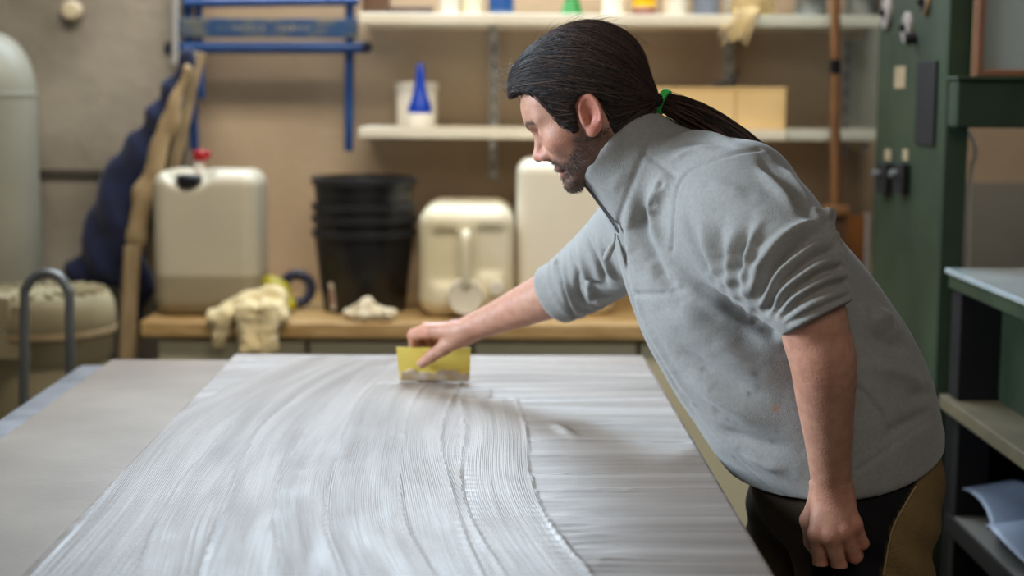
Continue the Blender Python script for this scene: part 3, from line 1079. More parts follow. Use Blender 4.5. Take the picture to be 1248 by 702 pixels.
batten((152, 470), (243, 64), 0.035, 0.02, 4.49, 4.54, 'long pale wooden batten leaning up to the blue trestle')
batten((152, 470), (161, 300), 0.045, 0.02, 4.30, 4.32, 'short pale wooden batten standing left of the jerrycan')
parts = [(A(222, 110, 4.585), A(210, 180, 4.585), 0.02, 0.035), (A(210, 180, 4.585), A(205, 240, 4.585), 0.035, 0.03), (A(205, 240, 4.585), A(190, 330, 4.585), 0.03, 0.03)]
f, dsp = drape(parts, 40, 0.003, (0.9, 0, 0.3), 4.585)
o = sdf_object('dark_bag', f, A(160, 375, 4.45), A(255, 70, 4.68), 0.007, M['black_cloth'], None, dsp)
tag(o, 'blackish cloth bag hanging behind the pale batten', 'bag')

# ------------------------------------------------------------------ grey cylinder, beige drum, bent tube on the left
cY = 4.40
r = 0.136
cxp = at(45, 200, cY)[0] - r
z1 = at(20, 115, cY)[2]
t = thing('gas_cylinder', (cxp, cY, 0), 'tall pale grey cylinder with domed top at the left edge', 'cylinder')
MB().lathe([(r * 0.96, 0.0), (r, 0.01), (r, z1 - 0.002)], (cxp, cY, 0), 48).build('body', M['cyl'], t, smooth=True)
pr = [(r * math.cos(a) ** 0.8, z1 + 0.175 * math.sin(a)) for a in np.linspace(0, 1.5, 14)]
MB().lathe(pr, (cxp, cY, 0), 48).build('dome', M['cyl'], t, smooth=True)
MB().lathe([(r + 0.001, z1 - 0.005), (r + 0.003, z1 - 0.003), (r + 0.003, z1 + 0.002), (r + 0.0005, z1 + 0.004)], (cxp, cY, 0), 48, caps=False).build('seam_ring', M['cyl'], t, smooth=True)

dY = 4.02
dcx = at(52, 400, dY)[0]
dzt = at(60, 356, dY)[2]
dr = at(140, 400, dY)[0] - dcx
t = thing('plastic_drum', (dcx, dY, 0), 'round beige plastic drum with ribbed lid behind the grey tube', 'drum')
hB = at(60, 452, dY - dr)[2]
MB().lathe([(dr * 0.86, 0.0), (dr * 0.88, hB), (dr * 0.93, hB + 0.01), (dr * 0.96, dzt - 0.095), (dr * 0.98, dzt - 0.09)], (dcx, dY, 0), 48).build('body', M['drum'], t, smooth=True)
MB().lathe([(dr * 0.975, dzt - 0.105), (dr * 1.0, dzt - 0.1), (dr * 1.0, dzt - 0.088), (dr * 0.975, dzt - 0.083)], (dcx, dY, 0), 48, caps=False).build('band', M['tan'], t, smooth=True)
MB().lathe([(dr * 0.98, dzt - 0.088), (dr * 1.0, dzt - 0.08), (dr * 0.98, dzt - 0.03), (dr * 0.94, dzt - 0.012), (dr * 0.90, dzt), (dr * 0.2, dzt + 0.006), (0.002, dzt + 0.006)], (dcx, dY, 0), 48).build('lid', M['drum'], t, smooth=True)
for j in range(22):
    a = 2 * math.pi * j / 22
    MB().box((dcx + dr * 0.66 * math.cos(a), dY + dr * 0.66 * math.sin(a), dzt + 0.004), (dr * 0.42, 0.012, 0.012), rz=a).build('rib', M['drum'], t)
for (p0, p1) in (((-20, 362), (12, 405)), ((14, 372), (30, 402)), ((-20, 402), (36, 440))):
    a, b = at(*p0, dY - dr * 0.98), at(*p1, dY - dr * 0.98)
    MB().span((a[0], dY - dr * 0.98, b[2]), (b[0], dY - dr * 0.55, a[2])).build('latch_block', M['drum'], t, bevel=0.006)

hY = 3.62
t = thing('tube_handle', (at(57, 440, hY)[0], hY, 0), 'bent grey steel tube handle rising beside the table corner', 'handle')
pts = [at(28, 600, hY), at(30, 372, hY), at(32, 352, hY), at(42, 338, hY), at(57, 333, hY), at(72, 338, hY), at(82, 354, hY), at(85, 376, hY), at(86, 600, hY)]
MB().tube(smooth_path(pts, 6), 0.0115, 14).build('bar', M['tube_grey'], t, smooth=True)
z0 = at(57, 600, hY)[2]
x0, x1 = at(28, 600, hY)[0], at(86, 600, hY)[0]
MB().span((x0 - 0.04, hY - 0.2, 0.0), (x1 + 0.04, hY + 0.12, z0 + 0.03)).build('base', M['machine_dark'], t, bevel=0.01)

# ------------------------------------------------------------------ green machine on the right
mx = at(1150, 200, 3.36)[0]
mn, mf = 3.36, 4.0
t = thing('press_machine', (mx + 0.3, 3.3, 0), 'dark green industrial press with gauges, beam and steel bed at the right edge', 'machine')
MB().span((mx, mn + 0.012, 0.0), (mx + 0.044, mf, 2.3)).build('column', M['machine'], t, bevel=0.004)
MB().span((mx - 0.0, mn - 0.002, 0.0), (mx + 0.05, mn + 0.011, 2.3)).build('column_edge', M['machine'], t, bevel=0.003)
a, b = at(1150, 98, mn - 0.03), at(1150, 155, mn - 0.03)
MB().span((mx + 0.002, mn - 0.075, b[2]), (1.75, mn - 0.004, a[2])).build('beam', M['machine'], t, bevel=0.006)
MB().span((mx - 0.002, mn - 0.085, a[2] + 0.0005), (1.75, mn + 0.0, a[2] + 0.008)).build('beam_lip', M['machine'], t, bevel=0.002)
MB().tube([(mx + 0.42, mn - 0.079, b[2] + 0.008), (mx + 0.42, mn - 0.07, b[2] + 0.008)], 0.008, 12).build('bolt', M['machine_dark'], t)


def on_face(px_, py_):
    """point of the column's left face (x = mx) seen at a pixel"""
    d = _f + (px_ - 624) / F_PX * _r + (351 - py_) / F_PX * _u
    return CAM + d * (mx / d[0])


for (px_, py_, rr) in ((1083, 16, 0.040), (1108, 34, 0.037), (1130, 2, 0.030)):
    p = on_face(px_, py_)
    MB().lathe([(rr, 0.0), (rr * 1.02, -0.003), (rr, -0.009), (rr * 0.92, -0.011)], (mx, p[1], p[2]), 32, 'x').build('gauge', M['brass'] if rr < 0.035 else M['gauge_face'], t, smooth=True)
    MB().lathe([(rr * 0.9, -0.009), (rr * 0.9, -0.0115), (0.001, -0.0118)], (mx, p[1], p[2]), 32, 'x').build('gauge_dial', M['gauge_face'] if rr > 0.035 else M['machine_dark'], t)
    MB().box((mx - 0.0125, p[1], p[2]), (0.002, rr * 1.2, 0.006), rx=0.7).build('gauge_needle', M['machine_dark'], t)
    MB().lathe([(0.008, -0.011), (0.009, -0.020), (0.005, -0.023)], (mx, p[1], p[2]), 12, 'x').build('gauge_hub', M['machine_dark'], t)
p = on_face(1116, 47)
MB().lathe([(0.012, 0), (0.013, -0.02), (0.01, -0.024)], (mx, p[1], p[2]), 14, 'x').build('knob', M['machine_dark'], t, smooth=True)


def face_plate(name, x0, x1, y0, y1, mat, d=0.006):
    a, b = on_face(x0, (y0 + y1) / 2), on_face(x1, (y0 + y1) / 2)
    zt, zb = on_face((x0 + x1) / 2, y0)[2], on_face((x0 + x1) / 2, y1)[2]
    return MB().span((mx - d, b[1], zb), (mx - 0.0002, a[1], zt)).build(name, mat, t, bevel=0.0015)


face_plate('label_plate', 1091, 1104, 81, 108, M['tag_plate'], 0.002)
face_plate('name_plate', 1119, 1142, 75, 177, M['machine_dark'], 0.006)
for (x0, x1) in ((1076, 1088), (1098, 1109)):
    face_plate('switch_label', x0 + 3, x1 - 2, 182, 196, M['tag_plate'], 0.002)
    face_plate('switch_box', x0, x1, 199, 236, M['machine_dark'], 0.018)
    p = on_face((x0 + x1) / 2, 212)
    MB().lathe([(0.010, -0.022), (0.010, -0.036), (0.006, -0.038)], (mx, p[1], p[2]), 14, 'x').build('switch_button', M['tube_grey'], t, smooth=True)
# cable behind the column
MB().tube(smooth_path([at(1178, 158, 3.6), at(1186, 172, 3.6), at(1189, 190, 3.6), at(1183, 215, 3.6), at(1180, 330, 3.6)], 5), 0.004, 8).build('cable', M['white'], t, smooth=True)
# steel bed and its box frame
tz = at(1156, 328, 3.3)[2]
bx = at(1156, 330, 3.3)[0]
lz = at(1150, 482, 3.3)[2]
MB().span((bx, 2.35, tz - 0.012), (1.75, 3.33, tz)).build('bed_plate', M['table_steel'], t, bevel=0.003)
MB().span((bx + 0.006, 2.37, tz - 0.042), (1.75, 3.32, tz - 0.013)).build('bed_rim', M['machine'], t, bevel=0.003)
MB().span((bx + 0.012, 3.24, lz), (bx + 0.10, 3.31, tz - 0.043)).build('post', M['machine_dark'], t, bevel=0.003)
MB().span((bx + 0.10, 2.4, lz + 0.001), (bx + 0.115, 3.30, tz - 0.043)).build('side_panel', M['machine'], t, bevel=0.002)
MB().span((bx - 0.004, 2.36, lz - 0.03), (1.75, 3.32, lz)).build('ledge', M['machine_dirty'], t, bevel=0.003)
MB().span((bx + 0.02, 3.25, 0.0), (bx + 0.09, 3.31, lz - 0.031)).build('post', M['machine_dark'], t, bevel=0.003)
MB().span((bx + 0.02, 3.30, 0.0), (1.75, 3.34, lz - 0.031)).build('back_panel', M['machine_dark'], t)
MB().span((bx + 0.3, 2.4, 0.0), (bx + 0.33, 3.30, lz - 0.031)).build('inner_panel', M['machine_dark'], t)
pz = at(1165, 640, 3.2)[2]
MB().span((bx + 0.015, 2.4, pz - 0.04), (bx + 0.3, 3.30, pz)).build('lower_shelf', M['machine_dark'], t, bevel=0.002)

# framed wire mesh panel standing on the beam
a, b = at(1172, -40, 3.40), at(1180, 96, 3.40)
zb = at(1172, 98, mn - 0.03)[2] + 0.0085
x0 = at(1173, 90, 3.40)[0]
t = thing('mesh_panel', (x0 + 0.25, 3.32, zb), 'grey wire mesh screen in a brown wooden frame standing on the machine beam', 'screen')
fw = 0.014
yy0, yy1 = mn - 0.06, mn - 0.03
MB().span((x0, yy0, zb), (x0 + fw, yy1, 2.3)).build('frame_bar', M['frame_brown'], t, bevel=0.002)
MB().span((x0 + fw, yy0, zb), (1.7, yy1, zb + fw)).build('frame_bar', M['frame_brown'], t, bevel=0.002)
MB().span((x0 + fw, yy0, 2.285), (1.7, yy1, 2.3)).build('frame_bar', M['frame_brown'], t, bevel=0.002)
MB().span((1.7, yy0, zb), (1.714, yy1, 2.3)).build('frame_bar', M['frame_brown'], t, bevel=0.002)
MB().span((x0 + fw + 0.0005, yy0 + 0.014, zb + fw + 0.0005), (1.6995, yy0 + 0.018, 2.2845)).build('wire_mesh', M['mesh'], t)

# sheets lying on the machine's lower shelf
n = 26
v, fcs = [], []
for i in range(n):
    for j in range(10):
        u, w = i / (n - 1), j / 9
        x = bx + 0.03 + 0.12 * w + 0.03 * math.sin(u * 12)
        y = 3.26 - 0.8 * u
        z = pz + 0.046 + 0.034 * math.cos(u * 17 - 0.4) * (0.6 + 0.4 * w) + 0.006 * w
        v.append((x, y, z))
for i in range(n - 1):
    for j in range(9):
        a = i * 10 + j
        fcs.append([a, a + 1, a + 11, a + 10])
o = MB().add(v, fcs).build('plastic_sheet', M['film'], None, smooth=True)
sm = o.modifiers.new('solid', 'SOLIDIFY')
sm.thickness = 0.0015
tag(o, 'wavy bluish white sheet lying under the press ledge', 'sheet')
o = MB().box((bx + 0.14, 2.9, pz + 0.0025), (0.24, 0.7, 0.004)).build('grey_sheet', M['grey_board'])
tag(o, 'flat grey sheet lying below the wavy sheet in the press', 'sheet')

# ------------------------------------------------------------------ work table, beige panel, glued panel
TZ, PZ, GZ = 0.905, 0.932, 0.95
YAW = math.radians(0.95)


def tpt(x, y, z):
    """table coordinates (x across, y away from the room) -> world"""
    c, s_ = math.cos(YAW), math.sin(YAW)
    return (x * c - y * s_, x * s_ + y * c, z)


def yawbox(mb, x0, x1, y0, y1, z0, z1):
    c = tpt((x0 + x1) / 2, (y0 + y1) / 2, (z0 + z1) / 2)
    return mb.box(c, (abs(x1 - x0), abs(y1 - y0), abs(z1 - z0)), rz=YAW)


def table_at(px_, py_, z):
    d = _f + (px_ - 624) / F_PX * _r + (351 - py_) / F_PX * _u
    p = CAM + d * ((z - CAM[2]) / d[2])
    c, s_ = math.cos(YAW), math.sin(YAW)
    return np.array([p[0] * c + p[1] * s_, -p[0] * s_ + p[1] * c])


gA, gB, gC = table_at(285, 433, GZ), table_at(783, 433, GZ), table_at(945, 702, GZ)
pA, pB = table_at(130, 438, PZ), table_at(0, 540, PZ)
tA, tB = table_at(100, 444, TZ), table_at(0, 505, TZ)
print('glue', gA, gB, gC, 'beige', pA, pB, 'table', tA, tB)
GX0, GX1 = (gA[0] + table_at(25, 702, GZ)[0]) / 2, (gB[0] + gC[0]) / 2
GY1 = (gA[1] + gB[1]) / 2
GY0 = GY1 - 2.1
PX0 = (pA[0] + pB[0]) / 2
TX0 = (tA[0] + tB[0]) / 2
t = thing('work_table', tpt(-0.3, 2.2, 0), 'low wide work table with grey sheet covered top under the panels', 'table')
yawbox(MB(), TX0, GX1 - 0.02, GY0 - 0.1, tA[1], TZ - 0.03, TZ).build('top', M['table_film'], t, bevel=0.012, seg=3)
for lx in (TX0 + 0.08, GX1 - 0.12):
    for ly in (GY0, tA[1] - 0.15):
        yawbox(MB(), lx - 0.04, lx + 0.04, ly - 0.04, ly + 0.04, 0, TZ - 0.031).build('leg', M['table_wood'], t, bevel=0.003)
for lx in (TX0 + 0.08, GX1 - 0.12):
    yawbox(MB(), lx - 0.015, lx + 0.015, GY0 + 0.04, tA[1] - 0.19, TZ - 0.13, TZ - 0.032).build('rail', M['table_wood'], t, bevel=0.003)
o = yawbox(MB(), PX0, GX1 - 0.012, GY0 - 0.02, pA[1], TZ + 0.001, PZ).build('beige_board', M['beige_panel'], bevel=0.002)
tag(o, 'plain beige panel on the table, its bare strip left of the glue', 'panel')


def glue_material():
    m = bpy.data.materials.new('wet_adhesive')
    m.use_nodes = True
    nt = m.node_tree
    b = nt.nodes['Principled BSDF']
    uv = nt.nodes.new('ShaderNodeUVMap')
    sep = nt.nodes.new('ShaderNodeSeparateXYZ')
    nt.links.new(uv.outputs[0], sep.inputs[0])
    tc = nt.nodes.new('ShaderNodeTexCoord')
    # comb lines: u is metres across the stroke
    comb = nt.nodes.new('ShaderNodeMapping')
    comb.inputs['Scale'].default_value = (1, 0.012, 1)
    nt.links.new(uv.outputs[0], comb.inputs[0])
    nz = nt.nodes.new('ShaderNodeTexNoise')
    nz.inputs['Scale'].default_value = 170
    nz.inputs['Detail'].default_value = 3
    nt.links.new(comb.outputs[0], nz.inputs['Vector'])
    mul = nt.nodes.new('ShaderNodeMath')
    mul.operation = 'MULTIPLY'
    mul.inputs[1].default_value = 2 * math.pi / 0.0031
    nt.links.new(sep.outputs[0], mul.inputs[0])
    sn = nt.nodes.new('ShaderNodeMath')
    sn.operation = 'SINE'
    nt.links.new(mul.outputs[0], sn.inputs[0])
    # patches where the comb left no lines
    n2 = nt.nodes.new('ShaderNodeTexNoise')
    n2.inputs['Scale'].default_value = 7
    n2.inputs['Detail'].default_value = 5
    cm2 = nt.nodes.new('ShaderNodeMapping')
    cm2.inputs['Scale'].default_value = (4, 0.6, 1)
    nt.links.new(uv.outputs[0], cm2.inputs[0])
    nt.links.new(cm2.outputs[0], n2.inputs['Vector'])
    r2 = nt.nodes.new('ShaderNodeMapRange')
    r2.inputs[1].default_value = 0.35
    r2.inputs[2].default_value = 0.65
    r2.inputs[3].default_value = 0.15
    r2.inputs[4].default_value = 1.0
    nt.links.new(n2.outputs['Fac'], r2.inputs[0])
    hm = nt.nodes.new('ShaderNodeMath')
    hm.operation = 'MULTIPLY'
    nt.links.new(sn.outputs[0], hm.inputs[0])
    nt.links.new(r2.outputs[0], hm.inputs[1])
    add = nt.nodes.new('ShaderNodeMath')
    add.operation = 'MULTIPLY_ADD'
    nt.links.new(nz.outputs['Fac'], add.inputs[0])
    add.inputs[1].default_value = 5.0
    nt.links.new(hm.outputs[0], add.inputs[2])
    # wet blobs
    n3 = nt.nodes.new('ShaderNodeTexNoise')
    n3.inputs['Scale'].default_value = 90
    n3.inputs['Detail'].default_value = 4
    nt.links.new(tc.outputs['Object'], n3.inputs['Vector'])
    add2 = nt.nodes.new('ShaderNodeMath')
    add2.operation = 'MULTIPLY_ADD'
    add2.inputs[1].default_value = 2.5
    nt.links.new(n3.outputs['Fac'], add2.inputs[0])
    nt.links.new(add.outputs[0], add2.inputs[2])
    bp = nt.nodes.new('ShaderNodeBump')
    bp.inputs['Strength'].default_value = 0.4
    bp.inputs['Distance'].default_value = 0.0006
    nt.links.new(add2.outputs[0], bp.inputs['Height'])
    nt.links.new(bp.outputs[0], b.inputs['Normal'])
    # colour: milky glue, thinner in the troughs
    cr = nt.nodes.new('ShaderNodeValToRGB')
    cr.color_ramp.elements[0].position = 0.3
    cr.color_ramp.elements[0].color = (*rgb(126, 114, 104), 1)
    cr.color_ramp.elements[1].position = 0.72
    cr.color_ramp.elements[1].color = (*rgb(168, 158, 150), 1)
    n4 = nt.nodes.new('ShaderNodeTexNoise')
    n4.inputs['Scale'].default_value = 26
    n4.inputs['Detail'].default_value = 5
    cm4 = nt.nodes.new('ShaderNodeMapping')
    cm4.inputs['Scale'].default_value = (1, 0.05, 1)
    nt.links.new(uv.outputs[0], cm4.inputs[0])
    nt.links.new(cm4.outputs[0], n4.inputs['Vector'])
    nt.links.new(n4.outputs['Fac'], cr.inputs[0])
    at_ = nt.nodes.new('ShaderNodeAttribute')
    at_.attribute_name = 'col'
    mx_ = nt.nodes.new('ShaderNodeMix')
    mx_.data_type = 'RGBA'
    mx_.blend_type = 'MULTIPLY'
    mx_.inputs[0].default_value = 1
    nt.links.new(cr.outputs[0], mx_.inputs[6])
    nt.links.new(at_.outputs['Color'], mx_.inputs[7])
    nt.links.new(mx_.outputs[2], b.inputs['Base Color'])
    rr = nt.nodes.new('ShaderNodeMapRange')
    rr.inputs[3].default_value = 0.34
    rr.inputs[4].default_value = 0.54
    nt.links.new(n2.outputs['Fac'], rr.inputs[0])
    nt.links.new(rr.outputs[0], b.inputs['Roughness'])
    b.inputs['Specular IOR Level'].default_value = 0.5
    return m


def glued_panel():
    t = thing('glued_panel', tpt((GX0 + GX1) / 2, (GY0 + GY1) / 2, PZ), 'large panel coated with wet combed white adhesive on the table', 'panel')
    yawbox(MB(), GX0, GX1, GY0, GY1, PZ + 0.0005, GZ - 0.001).build('board', M['table_wood'], t, bevel=0.0015)
    W, L = GX1 - GX0, GY1 - GY0
    h = 0.0032
    nx, ny = int(W / h), int(L / h)
    xs, ys = np.linspace(0, W, nx + 1), np.linspace(0, L, ny + 1)
    X, Yg = np.meshgrid(xs, ys, indexing='ij')
    fx, fy = (X[:-1, :-1] + X[1:, 1:]) / 2, (Yg[:-1, :-1] + Yg[1:, 1:]) / 2

    # stroke k: across(x, y) -> signed metres from its centre line, along -> v; a later stroke lies over earlier ones
    strokes = []
    g = np.random.default_rng(8)
    # first coat: strokes laid across the board
    for i in range(22):
        y0 = -0.02 + i * 0.105 + g.normal() * 0.01
        sl = g.normal() * 0.03
        strokes.append((lambda x, y, y0=y0, sl=sl: y - y0 - sl * x - 0.012 * np.sin(x * 5 + y0 * 9), lambda x, y: x, 0.066, (-1, 2, -1, 3)))
    # loose diagonal strokes on the left
    for (y0, sl, xa, xb) in ((0.95, 0.9, 0.0, 0.26), (1.12, 0.75, 0.0, 0.24), (1.30, 0.6, 0.0, 0.25), (1.48, 0.5, 0.0, 0.3), (1.68, 0.35, 0, 0.35), (1.85, 0.3, 0, 0.4), (0.80, 1.2, 0, 0.2)):
        strokes.append((lambda x, y, y0=y0, sl=sl: (y - y0 - sl * x) * 0.8, lambda x, y: x, 0.075, (xa, xb, -1, 3)))
    # long sweeps towards the spreader
    for (x0, bulge, far, near, w, ya, yb) in ((0.06, 0.00, 0.16, 0.02, 0.06, 0.0, 2.08), (0.17, 0.00, 0.13, 0.05, 0.07, 0.0, 2.06), (0.50, -0.05, -0.01, 0.07, 0.075, 0.0, 1.72),
                                       (0.25, -0.02, 0.12, 0.05, 0.065, 0.0, 2.05), (0.58, -0.04, -0.05, 0.06, 0.05, 0.0, 1.62), (0.34, -0.045, 0.07, 0.06, 0.062, 0.0, 1.95),
                                       (0.455, -0.06, 0.0, 0.06, 0.068, 0.0, 1.80), (0.405, -0.06, 0.03, 0.075, 0.05, 0.0, 1.78)):
        def ac(x, y, x0=x0, bulge=bulge, far=far, near=near):
            yy = y - 1.25
            cl = x0 + bulge * (1 - np.clip(np.abs(yy), 0, 1) ** 2) + far * np.clip((y - 1.25) / 0.85, 0, 1.2) ** 2.2 + near * np.clip((1.25 - y) / 0.8, 0, 1.6) ** 1.8
            cl = cl + 0.006 * np.sin(y * 7 + x0 * 30)
            return x - cl
        strokes.append((ac, lambda x, y: y, w, (-1, 2, ya, yb)))
    own = np.zeros(fx.shape, int) - 1
    for k, (ac, al, w, (xa, xb, ya, yb)) in enumerate(strokes):
        u = ac(fx, fy)
        jag = 0.012 * np.sin(fx * 55 + k) * np.sin(fy * 37 + 2 * k)
        m = (np.abs(u) < w) & (fx > xa) & (fx < xb + jag) & (fy > ya) & (fy < yb + jag)
        own[m] = k
    # heights per vertex: ridge where ownership changes, soft swell inside strokes
    edge = np.zeros(own.shape)
    edge[:-1] += own[:-1] != own[1:]
    edge[:, :-1] += own[:, :-1] != own[:, 1:]
    edge = np.minimum(edge, 1)
    Z = np.zeros(X.shape)
    cnt = np.zeros(X.shape)
    for (i, j) in ((0, 0), (1, 0), (0, 1), (1, 1)):
        Z[i:i + nx, j:j + ny] += edge
    P3 = np.stack([X.ravel(), Yg.ravel(), 0 * X.ravel()], 1)
    wob = wobble(P3, 60, 3).reshape(X.shape)
    wob2 = wobble(P3, 14, 4).reshape(X.shape)
    Z = np.minimum(Z, 2) / 2 * 0.0013 * np.clip(0.75 + 0.7 * wob2, 0.1, 1.6) + 0.0005 * wob2 + 0.00022 * wob
    # ribbed pooling at the overlap on the right, as the spreader chattered
    rib = np.exp(-((X - 0.60 - 0.10 * (1.2 - Yg)) / 0.035) ** 2) * np.exp(-((Yg - 0.72) / 0.28) ** 2)
    rib += np.exp(-((X - 0.50 - 0.05 * (1.1 - Yg)) / 0.02) ** 2) * np.exp(-((Yg - 1.0) / 0.3) ** 2) * 0.3
    Z += rib * 0.0010 * np.sin(Yg * 260 + 5 * wob2) + rib * 0.0010 * wob
    # a torn lip where a stroke ended near the man
    lip = np.exp(-((X - 0.66 + 0.25 * (Yg - 1.35)) / 0.012) ** 2 - ((Yg - 1.36) / 0.045) ** 2)
    Z += lip * 0.005
    Z += 0.0008 * np.sin(np.clip(X - 0.45, 0, 1) * 0 + Yg * 58 + 1.5 * wob2) * np.clip((X - 0.55) * 6, 0, 1)
    Z = np.maximum(Z, -0.0008) + GZ + 0.0012
    border = (np.minimum.reduce([X, W - X, Yg, L - Yg]) < 0.001)
    Z[border] = GZ - 0.0005
    xw, yw = X + GX0, Yg + GY0
    c, s_ = math.cos(YAW), math.sin(YAW)
    vert = np.stack([xw * c - yw * s_, xw * s_ + yw * c, Z], -1).reshape(-1, 3)
    idx = np.arange((nx + 1) * (ny + 1)).reshape(nx + 1, ny + 1)
    q = np.stack([idx[:-1, :-1], idx[1:, :-1], idx[1:, 1:], idx[:-1, 1:]], -1).reshape(-1, 4)
    me = raw_mesh('adhesive', vert, q)
    # per-face stroke coordinates
    uvl = me.uv_layers.new(name='stroke')
    cx = np.stack([X[:-1, :-1], X[1:, :-1], X[1:, 1:], X[:-1, 1:]], -1)
    cy = np.stack([Yg[:-1, :-1], Yg[1:, :-1], Yg[1:, 1:], Yg[:-1, 1:]], -1)
    U, Vv = np.zeros(cx.shape), np.zeros(cx.shape)
    for k, (ac, al, w, lim) in enumerate(strokes):
        m = own == k
        U[m] = ac(cx[m], cy[m]) + k * 0.37
        Vv[m] = al(cx[m], cy[m]) + k * 1.3
    uvl.data.foreach_set('uv', np.stack([U, Vv], -1).astype(np.float32).ravel())
    tone = np.clip(0.97 + 0.05 * wob2, 0.8, 1.05)
    set_color(me, np.repeat(tone.reshape(-1, 1), 3, 1))
    link('adhesive', me, glue_material(), t)


glued_panel()

# ------------------------------------------------------------------ the yellow spreader
def spreader():
    Y = 2.925
    x0, x1 = at(487, 468, Y)[0], at(572, 468, Y)[0]
    X0, X1 = at(483, 424, Y)[0], at(574, 426, Y)[0]
    zt = at(530, 424, Y)[2]
    zb = GZ + 0.004
    t = thing('glue_spreader', ((x0 + x1) / 2, Y, zb), 'yellow notched plastic spreader smeared with glue in the far hand', 'spreader')
    n, m = 40, 14
    v, f = [], []
    for side in (-1, 1):
        for i in range(n + 1):
            for j in range(m + 1):
                u, w = i / n, j / m
                xa, xb = x0 + (X0 - x0) * w, x1 + (X1 - x1) * w
                x = xa + (xb - xa) * u
                z = zb + (zt - zb) * w
                if j == 0:
                    z += 0.003 * (i % 2)
                y = Y + side * (0.0012 + 0.001 * w) - 0.006 * math.sin(w * 1.5) + 0.012 * (w - 0.2)
                v.append((x, y, z))
    k = (n + 1) * (m + 1)
    for s_ in range(2):
        for i in range(n):
            for j in range(m):
                a = s_ * k + i * (m + 1) + j
                q = [a, a + m + 1, a + m + 2, a + 1]
                f.append(q if s_ == 0 else q[::-1])
    for i in range(n):
        for j in (0, m):
            a = i * (m + 1) + j
            q = [a, a + k, a + k + m + 1, a + m + 1]
            f.append(q if j == 0 else q[::-1])
    for j in range(m):
        for i in (0, n):
            a = i * (m + 1) + j
            q = [a, a + 1, a + 1 + k, a + k]
            f.append(q if i == 0 else q[::-1])
    MB().add(v, f).build('blade', material('spreader_yellow', rgb(244, 222, 112), rgb(238, 212, 96), 0.35, 14), t, smooth=True)
    # glue caught along the lower edge
    def fs(P):
        top = zb + 0.020 + 0.003 * np.sin(P[:, 0] * 90) + 0.002 * np.sin(P[:, 0] * 230 + 1)
        d = rbox(P, ((x0 + x1) / 2, Y - 0.001, zb + 0.014), ((x1 - x0) / 2 - 0.001, 0.0048, 0.0135), 0.0035)
        return smax(d, P[:, 2] - top, 0.004)
    sdf_object('glue_smear', fs, (x0 - 0.01, Y - 0.02, zb - 0.004), (x1 + 0.01, Y + 0.02, zb + 0.05), 0.0022,
               material('glue_smear', rgb(206, 192, 176), rgb(186, 160, 120), 0.35, 40), t)
    return t


spreader()

# ------------------------------------------------------------------ the man
FOOT = at(1030, 560, 2.38)
person = thing('person', (FOOT[0], 2.38, 0), 'man in grey fleece with dark ponytail leaning over the panel, spreading glue', 'person')

# --- head frame (F forward, L towards the near side, U up)
PHI, PSI = math.radians(31), math.radians(8)
HF = np.array([-math.cos(PSI) * math.cos(PHI), math.sin(PSI) * math.cos(PHI), -math.sin(PHI)])
HL = np.array([-math.sin(PSI), -math.cos(PSI), 0])
HU = np.array([-math.cos(PSI) * math.sin(PHI), math.sin(PSI) * math.sin(PHI), math.cos(PHI)])
HO = at(716, 142, 2.30) - 0.073 * HL
HM = np.stack([HF, HL, HU]).astype(np.float32)


def hw(f, l, u):
    return HO + f * HF + l * HL + u * HU


def head_local(P):
    return (P - HO.astype(np.float32)) @ HM.T


PROF = np.array([(-0.110, 0.060), (-0.095, 0.066), (-0.086, 0.076), (-0.080, 0.0825), (-0.071, 0.0850), (-0.062, 0.0810), (-0.050, 0.0820), (-0.040, 0.0850), (-0.0265, 0.0860),
                 (-0.010, 0.0845), (0.005, 0.0835), (0.018, 0.0850), (0.034, 0.0890), (0.050, 0.0880), (0.070, 0.0830), (0.090, 0.0720), (0.110, 0.05)])
WID = np.array([(-0.11, 0.026), (-0.09, 0.030), (-0.075, 0.040), (-0.055, 0.050), (-0.035, 0.057), (-0.01, 0.064), (0.01, 0.067), (0.04, 0.070), (0.07, 0.070), (0.11, 0.06)])


